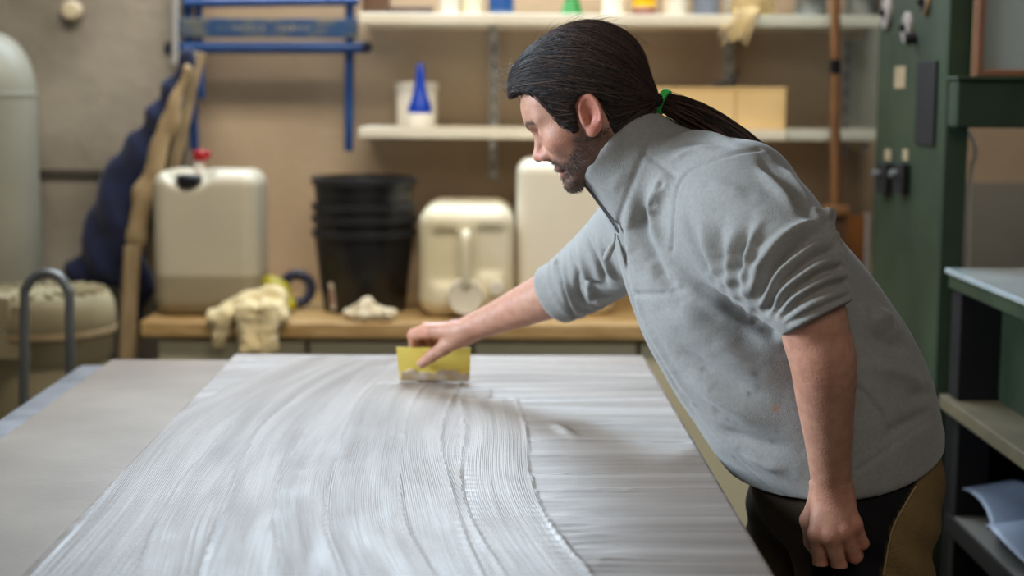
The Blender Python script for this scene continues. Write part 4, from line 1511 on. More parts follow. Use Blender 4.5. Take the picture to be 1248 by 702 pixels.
def head_sdf(P, ears=True):
    q = head_local(P)
    f, l, u = q[:, 0], q[:, 1], q[:, 2]
    al = np.abs(l)
    d = ellipsoid(q, (-0.008, 0, 0.045), (0.0925, 0.074, 0.084))
    fp = np.interp(u, PROF[:, 0], PROF[:, 1])
    w = np.interp(u, WID[:, 0], WID[:, 1])
    fc = 0.0
    A_ = np.where(f > fc, fp - fc, 0.055)
    p = 2.35
    k = ((np.abs(f - fc) / A_) ** p + (al / w) ** p) ** (1 / p)
    face = (k - 1) * np.minimum(A_, w) * 0.85
    face = smax(face, -(u + 0.087 - 0.34 * (0.075 - f)), 0.02)
    face = smax(face, u - 0.075, 0.03)
    d = smin(d, face, 0.02)
    q2 = np.stack([f, al, u], 1)
    # brow, sockets, lids, cheekbones
    d = smin(d, cone(q2, (0.080, 0.010, 0.035), (0.064, 0.048, 0.034), 0.0085, 0.007), 0.014)
    d = smax(d, -ellipsoid(q2, (0.088, 0.031, 0.015), (0.015, 0.017, 0.011)), 0.014)
    d = smin(d, ellipsoid(q2, (0.0665, 0.031, 0.014), (0.0135, 0.0150, 0.0125)), 0.004)
    d = smin(d, ellipsoid(q2, (0.052, 0.048, -0.006), (0.022, 0.016, 0.016)), 0.025)
    # nose
    nose = cone(q2, (0.0825, 0, 0.017), (0.0985, 0, -0.0085), 0.0065, 0.0085)
    nose = smin(nose, ellipsoid(q2, (0.1005, 0, -0.0115), (0.0095, 0.0095, 0.0085)), 0.006)
    nose = smin(nose, ellipsoid(q2, (0.0900, 0.0115, -0.0165), (0.0105, 0.0065, 0.0075)), 0.008)
    nose = smin(nose, cone(q2, (0.093, 0, -0.018), (0.086, 0, -0.024), 0.004, 0.004), 0.005)
    nose = smax(nose, -ellipsoid(q2, (0.0945, 0.0065, -0.0215), (0.0045, 0.0032, 0.003)), 0.003)
    d = smin(d, nose, 0.010)
    # lips and chin
    d = smin(d, ellipsoid(q2, (0.0800, 0, -0.0440), (0.0095, 0.0230, 0.0052)), 0.006)
    d = smin(d, ellipsoid(q2, (0.0785, 0, -0.0560), (0.0090, 0.0200, 0.0060)), 0.006)
    d = smax(d, -cone(q2, (0.090, 0, -0.0498), (0.075, 0.024, -0.0505), 0.0016, 0.0012), 0.003)
    d = smin(d, ellipsoid(q2, (0.0700, 0, -0.0740), (0.0160, 0.0200, 0.0130)), 0.014)
    # jaw angle
    d = smin(d, ellipsoid(q2, (0.012, 0.050, -0.042), (0.024, 0.010, 0.022)), 0.03)
    if not ears:
        return d
    # ears
    ang = math.radians(-17)
    c, s_ = math.cos(ang), math.sin(ang)
    ef, eu = q2[:, 0] + 0.006, q2[:, 2] - 0.000
    er = np.stack([ef * c - eu * s_, q2[:, 1] - 0.0745 - 0.25 * (-(ef) * 0.9), ef * s_ + eu * c], 1)
    ear = ellipsoid(er, (0, 0, 0), (0.0175, 0.0060, 0.0300))
    rim_r = np.sqrt((er[:, 0] / 0.0165) ** 2 + ((er[:, 2] - 0.002) / 0.0275) ** 2)
    ring = np.sqrt(((rim_r - 0.90) * 0.0185) ** 2 + (er[:, 1] - 0.004) ** 2) - 0.0034
    ring = smax(ring, -(er[:, 2] + 0.016), 0.006)
    ear = smax(ear, -ellipsoid(er, (0.0015, 0.0085, 0.001), (0.0105, 0.0085, 0.0170)), 0.004)
    ear = smax(ear, -ellipsoid(er, (0.006, 0.004, -0.004), (0.0060, 0.0120, 0.0090)), 0.004)
    fold = np.sqrt(((rim_r - 0.52) * 0.0185) ** 2 + (er[:, 1] - 0.001) ** 2) - 0.0022
    ear = smin(ear, smax(smax(fold, er[:, 0] - 0.002, 0.004), -(er[:, 2] + 0.012), 0.004), 0.004)
    ear = smin(ear, ring, 0.003)
    ear = smin(ear, ellipsoid(er, (0.004, 0.001, -0.0245), (0.0085, 0.0050, 0.0085)), 0.004)
    ear = smin(ear, ellipsoid(er, (0.0125, 0.001, -0.003), (0.004, 0.005, 0.006)), 0.004)
    d = smin(d, ear, 0.005)
    return d


NB = at(800, 228, 2.38)         # base of the neck
# far (right) arm, near (left) arm
SR, ER, WR = at(800, 268, 2.55), at(716, 340, 2.73), at(572, 401, 2.865)
SL, EL, WL = at(893, 258, 2.26), at(1000, 392, 2.09), at(1013, 588, 2.185)


NECK = [(hw(-0.022, 0, -0.02), 0.050), (hw(-0.024, 0, -0.075), 0.047), (NB, 0.046)]


def lerp(a, b, t):
    return a + (b - a) * t


NEAR_FINGERS = [  # knuckle, middle joint, end joint, tip
    [((996, 650, 2.165), .0125), ((1000, 687, 2.176), .0105), ((1006, 688, 2.208), .0098), ((1012, 668, 2.222), .0085)],
    [((1012, 653, 2.155), .0128), ((1023, 690, 2.166), .0108), ((1028, 688, 2.200), .0100), ((1029, 668, 2.214), .0088)],
    [((1028, 648, 2.158), .0122), ((1042, 678, 2.170), .0104), ((1044, 676, 2.202), .0096), ((1041, 658, 2.214), .0084)],
    [((1041, 639, 2.168), .0112), ((1051, 662, 2.180), .0094), ((1051, 660, 2.206), .0086), ((1047, 646, 2.214), .0076)]]
NEAR_THUMB = [((1000, 606, 2.205), .016), ((987, 634, 2.215), .014), ((990, 660, 2.222), .0115), ((1000, 680, 2.230), .0095)]
FAR_FINGERS = [
    [((524, 404, 2.900), .0120), ((503, 409, 2.938), .0100), ((505, 428, 2.955), .0092), ((510, 446, 2.952), .0080)],
    [((521, 401, 2.922), .0122), ((504, 407, 2.962), .0102), ((509, 428, 2.972), .0094), ((516, 446, 2.962), .0082)],
    [((525, 402, 2.944), .0118), ((516, 409, 2.978), .0100), ((521, 430, 2.982), .0092), ((528, 446, 2.968), .0080)],
    [((532, 405, 2.962), .0108), ((530, 413, 2.984), .0090), ((534, 430, 2.984), .0082), ((540, 444, 2.972), .0074)]]
FAR_THUMB = [((562, 410, 2.868), .015), ((541, 424, 2.882), .0135), ((526, 434, 2.897), .0112), ((514, 443, 2.909), .0092)]


def hand_sdf(P, wrist, fingers, thumb, wr, spread):
    d = None
    palm = None
    for i, fg in enumerate(fingers):
        k0 = at(*fg[0][0])
        s0 = wrist + spread * (i - 1.5) * 0.0095
        e = cone(P, s0, k0, wr, fg[0][1])
        palm = e if palm is None else smin(palm, e, 0.014)
    fing = None
    for fg in fingers:
        pts = [(at(*p), r) for p, r in fg]
        e = chain(P, pts, 0.004)
        fing = e if fing is None else smin(fing, e, 0.0018)
    d = smin(palm, fing, 0.007)
    d = smin(d, chain(P, [(at(*p), r) for p, r in thumb], 0.006), 0.006)
    return d


def in_box(P, lo, hi, f, far=0.3):
    """evaluate f only inside a box"""
    m = ((P > np.asarray(lo)) & (P < np.asarray(hi))).all(1)
    d = np.full(len(P), 1e3, np.float32)
    if m.any():
        d[m] = f(P[m])
    c = (np.asarray(lo) + np.asarray(hi)) / 2
    h = (np.asarray(hi) - np.asarray(lo)) / 2
    out = np.linalg.norm(np.maximum(np.abs(P - c) - h, 0), axis=1) + 0.02
    return np.where(m, d, np.maximum(out, 0.02))


WLdir = (WL - EL) / np.linalg.norm(WL - EL)
WRdir = (WR - ER) / np.linalg.norm(WR - ER)


ARM_N = Sweep([(SL, 0.050), (lerp(SL, EL, .5), 0.049), (lerp(SL, EL, .86), 0.047), (lerp(EL, WL, .10) + np.array([-0.004, 0.012, 0.0]), 0.0465), (lerp(EL, WL, .24), 0.0455), (lerp(EL, WL, .45), 0.0410), (lerp(EL, WL, .75), 0.0325), (WL, 0.0282), (WL + WLdir * 0.02, 0.0272)])
ARM_F = Sweep([(SR, 0.050), (lerp(SR, ER, .5), 0.048), (ER, 0.045), (lerp(ER, WR, .2), 0.0452), (lerp(ER, WR, .5), 0.0375), (lerp(ER, WR, .8), 0.0285), (WR, 0.0252), (WR + WRdir * 0.02, 0.0245)])


def body_sdf(P):
    P = P.astype(np.float32)
    d = in_box(P, HO - 0.15, HO + 0.165, head_sdf)
    neck = chain(P, NECK, 0.02)
    d = smin(d, neck, 0.02)
    # slim trunk inside the clothes
    d = smin(d, chain(P, [(NB, 0.045), (at(880, 320, 2.40), 0.085), (at(1000, 500, 2.39), 0.095), (at(1035, 600, 2.39), 0.10)], 0.03), 0.03)
    d = smin(d, chain(P, [(NB, 0.03), (SR, 0.05)], 0.02), 0.03)
    d = smin(d, chain(P, [(NB, 0.03), (SL, 0.05)], 0.02), 0.03)
    # near arm
    arm = ARM_N(P)
    arm = smin(arm, in_box(P, at(960, 720, 2.06), at(1080, 560, 2.32), lambda Q: hand_sdf(Q, WL + WLdir * 0.012, NEAR_FINGERS, NEAR_THUMB, 0.0165, np.array([0.7, -0.1, 0.0]))), 0.018)
    d = smin(d, arm, 0.02)
    # far arm
    arm = ARM_F(P)
    arm = smin(arm, in_box(P, at(455, 470, 2.78), at(620, 375, 3.06), lambda Q: hand_sdf(Q, WR + WRdir * 0.012, FAR_FINGERS, FAR_THUMB, 0.0155, np.array([0.1, 0.8, 0.05]))), 0.016)
    d = smin(d, arm, 0.02)
    return d


BEARD = [(0.033, -0.004), (0.044, -0.028), (0.064, -0.040), (0.072, -0.034), (0.082, -0.028), (0.12, -0.026), (0.12, -0.12), (-0.03, -0.12), (-0.022, -0.03), (0.012, -0.006)]


def skin_color(v):
    q = head_local(v.astype(np.float32))
    f, l, u = q[:, 0], np.abs(q[:, 1]), q[:, 2]
    n = len(v)
    skin = np.array(rgb(196, 148, 124))
    col = np.tile(skin, (n, 1))
    near_head = (np.linalg.norm(v - HO, axis=1) < 0.17)

    def blend(mask, c, amt):
        nonlocal col
        k = (np.clip(mask, 0, 1) * amt)[:, None]
        col = col * (1 - k) + np.array(c) * k
    red = rgb(200, 120, 104)
    H_ = near_head
    # arms: a little ruddier and varied
    blend(~H_ * (0.5 + 0.5 * wobble(v, 60, 5)), rgb(196, 134, 110), 0.5)
    blend(H_ * np.exp(-(((f - 0.10) / 0.014) ** 2 + (l / 0.02) ** 2 + ((u + 0.012) / 0.014) ** 2)), red, 0.75)
    blend(H_ * np.exp(-(((f - 0.06) / 0.025) ** 2 + ((l - 0.05) / 0.03) ** 2 + ((u + 0.012) / 0.018) ** 2)), red, 0.4)
    blend(H_ * (l > 0.070) * np.exp(-((f + 0.006) / 0.022) ** 2), rgb(208, 122, 104), 0.7)
    # beard
    pd = poly2d(f, u, BEARD)
    bm = np.clip(0.5 - pd / 0.016, 0, 1)
    lips = np.exp(-(((f - 0.084) / 0.008) ** 2 + (l / 0.018) ** 2 + ((u + 0.050) / 0.0085) ** 2))
    grain = 0.88 + 0.12 * wobble(v, 1500, 8)
    bm = bm * np.clip((0.0715 - l) / 0.004, 0, 1)
    blend(H_ * bm * np.clip(1 - 1.3 * lips, 0, 1) * grain, rgb(46, 33, 29), 0.88)
    blend(H_ * lips, rgb(176, 104, 94), 0.8)
    # moustache
    blend(H_ * np.exp(-((u + 0.034) / 0.006) ** 2) * (f > 0.062) * (l < 0.03), rgb(66, 46, 38), 0.7)
    # eyebrow and lash line
    ul = np.interp(l, [0.008, 0.03, 0.05], [0.033, 0.0385, 0.033])
    blend(H_ * np.exp(-((u - ul) / 0.0048) ** 2) * (f > 0.055) * (l > 0.009) * (l < 0.052), rgb(44, 32, 28), 0.9)
    lash = np.interp(l, [0.018, 0.031, 0.046], [0.0085, 0.005, 0.0075])
    blend(H_ * np.exp(-((u - lash) / 0.0022) ** 2) * (f > 0.055) * (l > 0.017) * (l < 0.047), rgb(40, 28, 26), 0.9)
    # scalp under the hair
    blend(H_ * (poly2d(f, u, HAIR_POLY) < -0.004), rgb(52, 40, 36), 0.9)
    # knuckles
    for fg in NEAR_FINGERS + FAR_FINGERS:
        for p, r in fg[:2]:
            c = at(*p)
            blend(np.exp(-(np.linalg.norm(v - c, axis=1) / 0.013) ** 2), rgb(204, 122, 100), 0.55)
    return col


HAIR_POLY = [(0.14, 0.086), (0.083, 0.086), (0.066, 0.080), (0.055, 0.066), (0.048, 0.036), (0.044, 0.010), (0.031, -0.0135), (0.020, -0.012), (0.015, 0.004), (0.008, 0.024), (-0.006, 0.033),
             (-0.020, 0.028), (-0.0265, 0.006), (-0.019, -0.028), (-0.017, -0.062), (-0.16, -0.062), (-0.16, 0.22), (0.14, 0.22)]
TIE = hw(-0.099, 0.0, -0.030)

M['skin'] = material('skin', (0.84, 0.79, 0.77), (1, 1, 1), 0.5, 70, 7, 0.3, 300, bump_dist=0.002, attr='col', sss=0.0, spec=0.4)
body = sdf_object('body', body_sdf, (-0.25, 1.98, 0.70), (0.80, 3.12, 1.78), 0.0024, M['skin'], person, color=skin_color)


# --- hair
def hair_sdf(P):
    q = head_local(P.astype(np.float32))
    f, l, u = q[:, 0], q[:, 1], q[:, 2]
    d = ellipsoid(q, (-0.014, 0, 0.047), (0.100, 0.0815, 0.093))
    d = smin(d, head_sdf(P, False) - 0.0045, 0.01)
    d = smin(d, chain(P, NECK, 0.02) - 0.004, 0.012)
    d = smin(d, ellipsoid(q, (0.040, 0, 0.085), (0.052, 0.058, 0.042)), 0.03)
    d = smin(d, cone(q, (-0.050, 0, 0.010), (-0.096, 0, -0.029), 0.062, 0.011), 0.02)
    d = smax(d, poly2d(f, u, HAIR_POLY).astype(np.float32), 0.008)
    return d


M['hair'] = material('hair_dark', rgb(26, 20, 18), rgb(38, 29, 25), 0.7, 30, 4, spec=0.3)
M['strand'] = material('hair_strand', (0.95, 0.95, 0.95), (1, 1, 1), 0.46, 30, attr='col', spec=0.5)
M['hair_brown'] = material('hair_brown', rgb(66, 47, 38), rgb(84, 62, 50), 0.5, 30, spec=0.6)


def hair_disp(v, n):
    q = head_local(v.astype(np.float32))
    ang = np.arctan2(q[:, 1], q[:, 2] + 0.03) + 0.25 * q[:, 0] / 0.1
    return 0.0005 * np.sin(ang * 42 + 6 * wobble(v, 20, 2)) + 0.0006 * np.sin(ang * 95 + 5 * wobble(v, 30, 3)) - 0.0012


hair = sdf_object('hair', hair_sdf, HO - 0.17, HO + 0.19, 0.0026, M['hair'], person, hair_disp)
me = hair.data
hv = np.empty(len(me.vertices) * 3, np.float32)
me.vertices.foreach_get('co', hv)
hv = hv.reshape(-1, 3)


def strands(seeds, target, steps, step, lift, sdf, rad, jitter=0.15, seed=1):
    """guide lines that creep over an implicit surface towards a target"""
    g = np.random.default_rng(seed)
    p = seeds.astype(np.float64).copy()
    jit = g.normal(size=p.shape) * jitter
    path = [p.copy()]
    for k in range(steps):
        n, d = gradient(sdf, p.astype(np.float32), 0.003)
        w = target - p
        dist = np.linalg.norm(w, axis=1, keepdims=True)
        t = w / (dist + 1e-6) + jit * np.clip(dist / 0.1, 0, 1)
        t = t - n * (t * n).sum(1, keepdims=True) * np.clip((dist - 0.02) / 0.02, 0, 1)
        t /= np.linalg.norm(t, axis=1, keepdims=True) + 1e-9
        p = p + t * np.minimum(step, dist * 0.7)
        n, d = gradient(sdf, p.astype(np.float32), 0.003)
        p = p + n * np.clip(lift - d, -0.006, 0.006)[:, None] * np.clip((dist[:, 0] - 0.012) / 0.02, 0, 1)[:, None]
        path.append(p.copy())
    return np.stack(path, 1)


def strand_mesh(name, verts, quads, n, parent, dark, light, power=2.0, seed=0):
    me = raw_mesh(name, verts, quads)
    gg = np.random.default_rng(seed)
    k = gg.uniform(0, 1, n) ** power
    c = np.array(dark)[None] * (1 - k[:, None]) + np.array(light)[None] * k[:, None]
    set_color(me, np.repeat(c, len(verts) // n, 0))
    o = link(name, me, M['strand'], parent)
    o['kind'] = 'stuff'
    return o


def tubes(paths, rad, sides=3, taper=True):
    """(n, s, 3) paths -> one mesh of thin tubes (arrays)"""
    n, s_, _ = paths.shape
    t = np.gradient(paths, axis=1)
    t /= np.linalg.norm(t, axis=2, keepdims=True) + 1e-9
    ref = np.array([0.31, -0.85, 0.42])
    u = np.cross(t, ref)
    u /= np.linalg.norm(u, axis=2, keepdims=True) + 1e-9
    w = np.cross(t, u)
    prof = np.ones(s_)
    if taper:
        prof = np.clip(np.minimum(np.linspace(0.3, 3, s_), np.linspace(4, 0.25, s_)), 0, 1)
    a = np.arange(sides) * 2 * math.pi / sides
    r = (np.asarray(rad).reshape(-1, 1) * np.ones((n, 1)) * prof[None])[:, :, None, None]
    ring = paths[:, :, None, :] + r * (np.cos(a)[None, None, :, None] * u[:, :, None, :] + np.sin(a)[None, None, :, None] * w[:, :, None, :])
    verts = ring.reshape(-1, 3)
    i, j, k = np.meshgrid(np.arange(n), np.arange(s_ - 1), np.arange(sides), indexing='ij')
    b = (i * s_ + j) * sides
    q = np.stack([b + k, b + (k + 1) % sides, b + sides + (k + 1) % sides, b + sides + k], -1).reshape(-1, 4)
    return verts, q


g = np.random.default_rng(17)
ql = head_local(hv)
ok = np.nonzero((poly2d(ql[:, 0], ql[:, 2], HAIR_POLY) < -0.0005) & (ql[:, 0] > -0.075) & ((ql[:, 1] > -0.035)))[0]
front = ok[(poly2d(ql[ok, 0], ql[ok, 2], HAIR_POLY) > -0.014)]
sel = np.concatenate([g.choice(ok, 2200), g.choice(front, 900)])
paths = strands(hv[sel], TIE, 18, 0.0125, 0.0006, hair_sdf, 0.0005, 0.10, 3)
v_, q_ = tubes(paths, g.uniform(0.00025, 0.00075, len(sel)))
strand_mesh('hair_strands', v_, q_, len(sel), hair, rgb(16, 13, 13), rgb(98, 74, 62), 2.6, 1)
sel = np.concatenate([g.choice(ok, 90), g.choice(front, 60)])
paths = strands(hv[sel], TIE + [0, 0, 0.0], 22, 0.0105, 0.0022, hair_sdf, 0.0005, 0.14, 5)
v_, q_ = tubes(paths, g.uniform(0.00025, 0.0004, len(sel)))
so = link('hair_strands', raw_mesh('hair_strands', v_, q_), M['hair_brown'], hair)
so['kind'] = 'stuff'
# stray hairs around the forehead and crown
fly = []
for k in range(230):
    tt = np.linspace(0, 1, 14)[:, None]
    if k < 150:                      # curly wisps over the forehead
        s0 = hw(g.uniform(0.045, 0.086), g.uniform(-0.03, 0.045), g.uniform(0.086, 0.128))
        dr = hw(g.uniform(0.2, 1.0), g.normal() * 0.3, g.uniform(-0.6, 0.5)) - HO
        ln = g.uniform(0.010, 0.030)
        curl, wig = g.uniform(0.3, 1.1), g.uniform(2, 7)
    else:                            # loose hairs lying along the crown
        a = g.uniform(0.1, 2.9)
        s0 = hw(-0.014 + 0.099 * math.cos(a), g.uniform(-0.03, 0.03), 0.047 + 0.092 * math.sin(a))
        dr = hw(-math.sin(a) + 0.10 * math.cos(a), g.normal() * 0.3, math.cos(a) + 0.10 * math.sin(a)) - HO
        ln = g.uniform(0.015, 0.045)
        curl, wig = g.uniform(-0.25, 0.25), g.uniform(1, 3)
    dr = dr / np.linalg.norm(dr)
    side = np.cross(dr, g.normal(size=3))
    side /= np.linalg.norm(side)
    fly.append(s0 + dr * ln * tt + side * ln * curl * (tt ** 2 - 0.2 * tt) + np.cross(dr, side) * ln * 0.22 * np.sin(tt * wig))
v_, q_ = tubes(np.stack(fly), np.full(len(fly), 0.00020))
so = link('stray_hairs', raw_mesh('stray_hairs', v_, q_), M['hair_brown'], hair)
so['kind'] = 'stuff'

# --- ponytail
PT = [at(803, 122, 2.385), at(822, 130, 2.375), at(848, 142, 2.36), at(875, 156, 2.345), at(902, 172, 2.33), at(925, 188, 2.32), at(944, 203, 2.315)]
PR = [0.0130, 0.0180, 0.0225, 0.0220, 0.0185, 0.0125, 0.005]
core = smooth_path(PT, 6)
cr = np.interp(np.linspace(0, 1, len(core)), np.linspace(0, 1, len(PR)), PR)
tail = MB().tube(core, list(cr * 0.86), 16).build('ponytail', M['hair'], person, smooth=True)
core = np.array(core)
tg = np.gradient(core, axis=0)
tg /= np.linalg.norm(tg, axis=1, keepdims=True)
u_ = np.cross(tg, [0, -1, 0.2])
u_ /= np.linalg.norm(u_, axis=1, keepdims=True)
w_ = np.cross(tg, u_)
pl = []
for k in range(420):
    a, tw = g.uniform(0, 6.28), g.normal() * 0.7
    rr = math.sqrt(g.uniform(0.55, 1.0)) * (1 + (0.22 if g.uniform() < 0.12 else 0))
    tt = np.linspace(0, 1, len(core))
    ph = a + tw * tt
    pl.append(core + (np.cos(ph)[:, None] * u_ + np.sin(ph)[:, None] * w_) * (cr * rr)[:, None] + tg * (g.normal() * 0.006) * tt[:, None] ** 2
              + np.array([0, 0, 1]) * (0.004 * np.sin(tt * 5 + k))[:, None] * (rr > 1.05))
pl = np.stack(pl)
v_, q_ = tubes(pl[:340], np.full(340, 0.0008))
strand_mesh('tail_strands', v_, q_, 340, tail, rgb(24, 17, 16), rgb(96, 68, 54), 2.0, 2)
v_, q_ = tubes(pl[340:], np.full(80, 0.00055))
so = link('tail_strands', raw_mesh('tail_strands', v_, q_), M['hair_brown'], tail)
so['kind'] = 'stuff'
# green elastic
d = (PT[1] - PT[0]) / np.linalg.norm(PT[1] - PT[0])
c = PT[0] + d * 0.007
mb = MB()
mb.tube([c - d * 0.006, c - d * 0.005, c, c + d * 0.005, c + d * 0.006], [0.0165, 0.0195, 0.0205, 0.0198, 0.0168], 26)
tie = mb.build('hair_tie', material('tie_green', rgb(64, 214, 90), rgb(84, 226, 108), 0.5, 60), person, smooth=True)
tie['label'] = 'bright green hair elastic'

# ------------------------------------------------------------------ fleece sweater
TS = [((1032, 590), 0.158, 0.190, 2.385), ((1025, 555), 0.160, 0.192, 2.385), ((1003, 505), 0.176, 0.195, 2.385), ((965, 440), 0.178, 0.195, 2.385), ((920, 375), 0.172, 0.195, 2.39),
      ((880, 315), 0.160, 0.190, 2.40), ((842, 265), 0.138, 0.165, 2.40), ((808, 228), 0.112, 0.118, 2.395), ((784, 206), 0.092, 0.090, 2.385), ((757, 182), 0.0775, 0.076, 2.378), ((738, 165), 0.077, 0.076, 2.376), ((715, 144), 0.077, 0.076, 2.374)]
TC = np.array(smooth_path([at(p[0], p[1], Y) for p, a, b, Y in TS], 4))
TA = np.array([x[0] for x in smooth_path([[a] for p, a, b, Y in TS], 4)])
TB = np.array([x[0] for x in smooth_path([[b] for p, a, b, Y in TS], 4)])
TT = np.gradient(TC, axis=0)
TT /= np.linalg.norm(TT, axis=1, keepdims=True)
TW = np.tile(np.array([0, -1.0, 0]), (len(TC), 1))
TW = TW - TT * (TW * TT).sum(1, keepdims=True)
TW /= np.linalg.norm(TW, axis=1, keepdims=True)
TD = np.cross(TT, TW)


TSW = Sweep([(c_, 0.0) for c_ in TC], 1)
TD32, TW32, TA32, TB32 = TD.astype(np.float32), TW.astype(np.float32), TA.astype(np.float32), TB.astype(np.float32)


def torso_sdf(P, shrink=None):
    i, t, r = TSW.locate(P)
    t1 = t[:, None]
    D = TD32[i] * (1 - t1) + TD32[i + 1] * t1
    W = TW32[i] * (1 - t1) + TW32[i + 1] * t1
    x, y = (r * D).sum(1), (r * W).sum(1)
    z2 = np.maximum((r * r).sum(1) - x * x - y * y, 0)
    A0, B0 = TA32[i] * (1 - t) + TA32[i + 1] * t, TB32[i] * (1 - t) + TB32[i + 1] * t
    res = []
    for sh in ([0.0] if shrink is None else [0.0, shrink]):
        A_, B_ = A0 - sh, B0 - sh
        k0 = np.sqrt((x / A_) ** 2 + (y / B_) ** 2 + z2 / 0.03 ** 2)
        k1 = np.sqrt((x / A_ ** 2) ** 2 + (y / B_ ** 2) ** 2 + z2 / 0.03 ** 4) + 1e-6
        res.append((k0 * (k0 - 1) / k1).astype(np.float32))
    return res[0] if shrink is None else res


def plane3(a, b, c, inside):
    n = np.cross(b - a, c - a)
    n /= np.linalg.norm(n)
    if (inside - a) @ n > 0:
        n = -n
    return a, n


HEM_P, HEM_N = plane3(at(1150, 527, 2.385), at(905, 580, 2.385), at(1000, 621, 2.19), TC[12])
COL_P, COL_N = plane3(at(708, 225, 2.378), at(806, 128, 2.385), at(741, 169, 2.30), TC[20])
# sleeves
CUFL = lerp(EL, WL, 0.02)
SLV_N = [(at(872, 262, 2.33), 0.098), (at(905, 272, 2.25), 0.099), (at(938, 302, 2.185), 0.092), (at(968, 340, 2.13), 0.078), (at(988, 372, 2.10), 0.062), (at(1003, 396, 2.09), 0.054), (at(1012, 410, 2.09), 0.053)]
CUFN_P = at(1000, 389, 2.09)
CUFN_N = at(1012, 412, 2.09) - at(985, 362, 2.105)
CUFN_N /= np.linalg.norm(CUFN_N)
SLV_F = [(at(800, 275, 2.53), 0.090), (at(760, 303, 2.62), 0.078), (at(722, 330, 2.71), 0.066), (at(692, 350, 2.755), 0.056), (at(673, 359, 2.775), 0.053), (at(660, 365, 2.79), 0.053)]
CUFF_P = at(674, 358.5, 2.775)
CUFF_N = at(655, 370, 2.79) - at(697, 346, 2.75)
CUFF_N /= np.linalg.norm(CUFF_N)


SWN, SWF = Sweep(SLV_N), Sweep(SLV_F)


def halfspace(P, p, n):
    return ((P - p.astype(np.float32)) @ n.astype(np.float32)).astype(np.float32)


def fleece_sdf(P):
    P = P.astype(np.float32)
    d, inner = torso_sdf(P, 0.014)
    # shoulder mass
    d = smin(d, cone(P, at(862, 232, 2.33), at(905, 240, 2.27), 0.085, 0.082), 0.04)
    s = SWN(P)
    s = smax(s, halfspace(P, CUFN_P, CUFN_N), 0.006)
    d = smin(d, s, 0.014)
    s = SWF(P)
    s = smax(s, halfspace(P, CUFF_P, CUFF_N), 0.006)
    d = smin(d, s, 0.03)
    d = smax(d, halfspace(P, HEM_P, HEM_N), 0.006)
    cap = halfspace(P, COL_P, COL_N)
    near_col = np.linalg.norm(P - at(745, 172, 2.378).astype(np.float32), axis=1)
    d = np.where(near_col < 0.16, smax(d, cap, 0.005), d)
    # hollow of the collar
    hollow = smax(inner, -(cap + 0.035), 0.01)
    d = np.where(near_col < 0.16, smax(d, -hollow, 0.004), d)
    return d


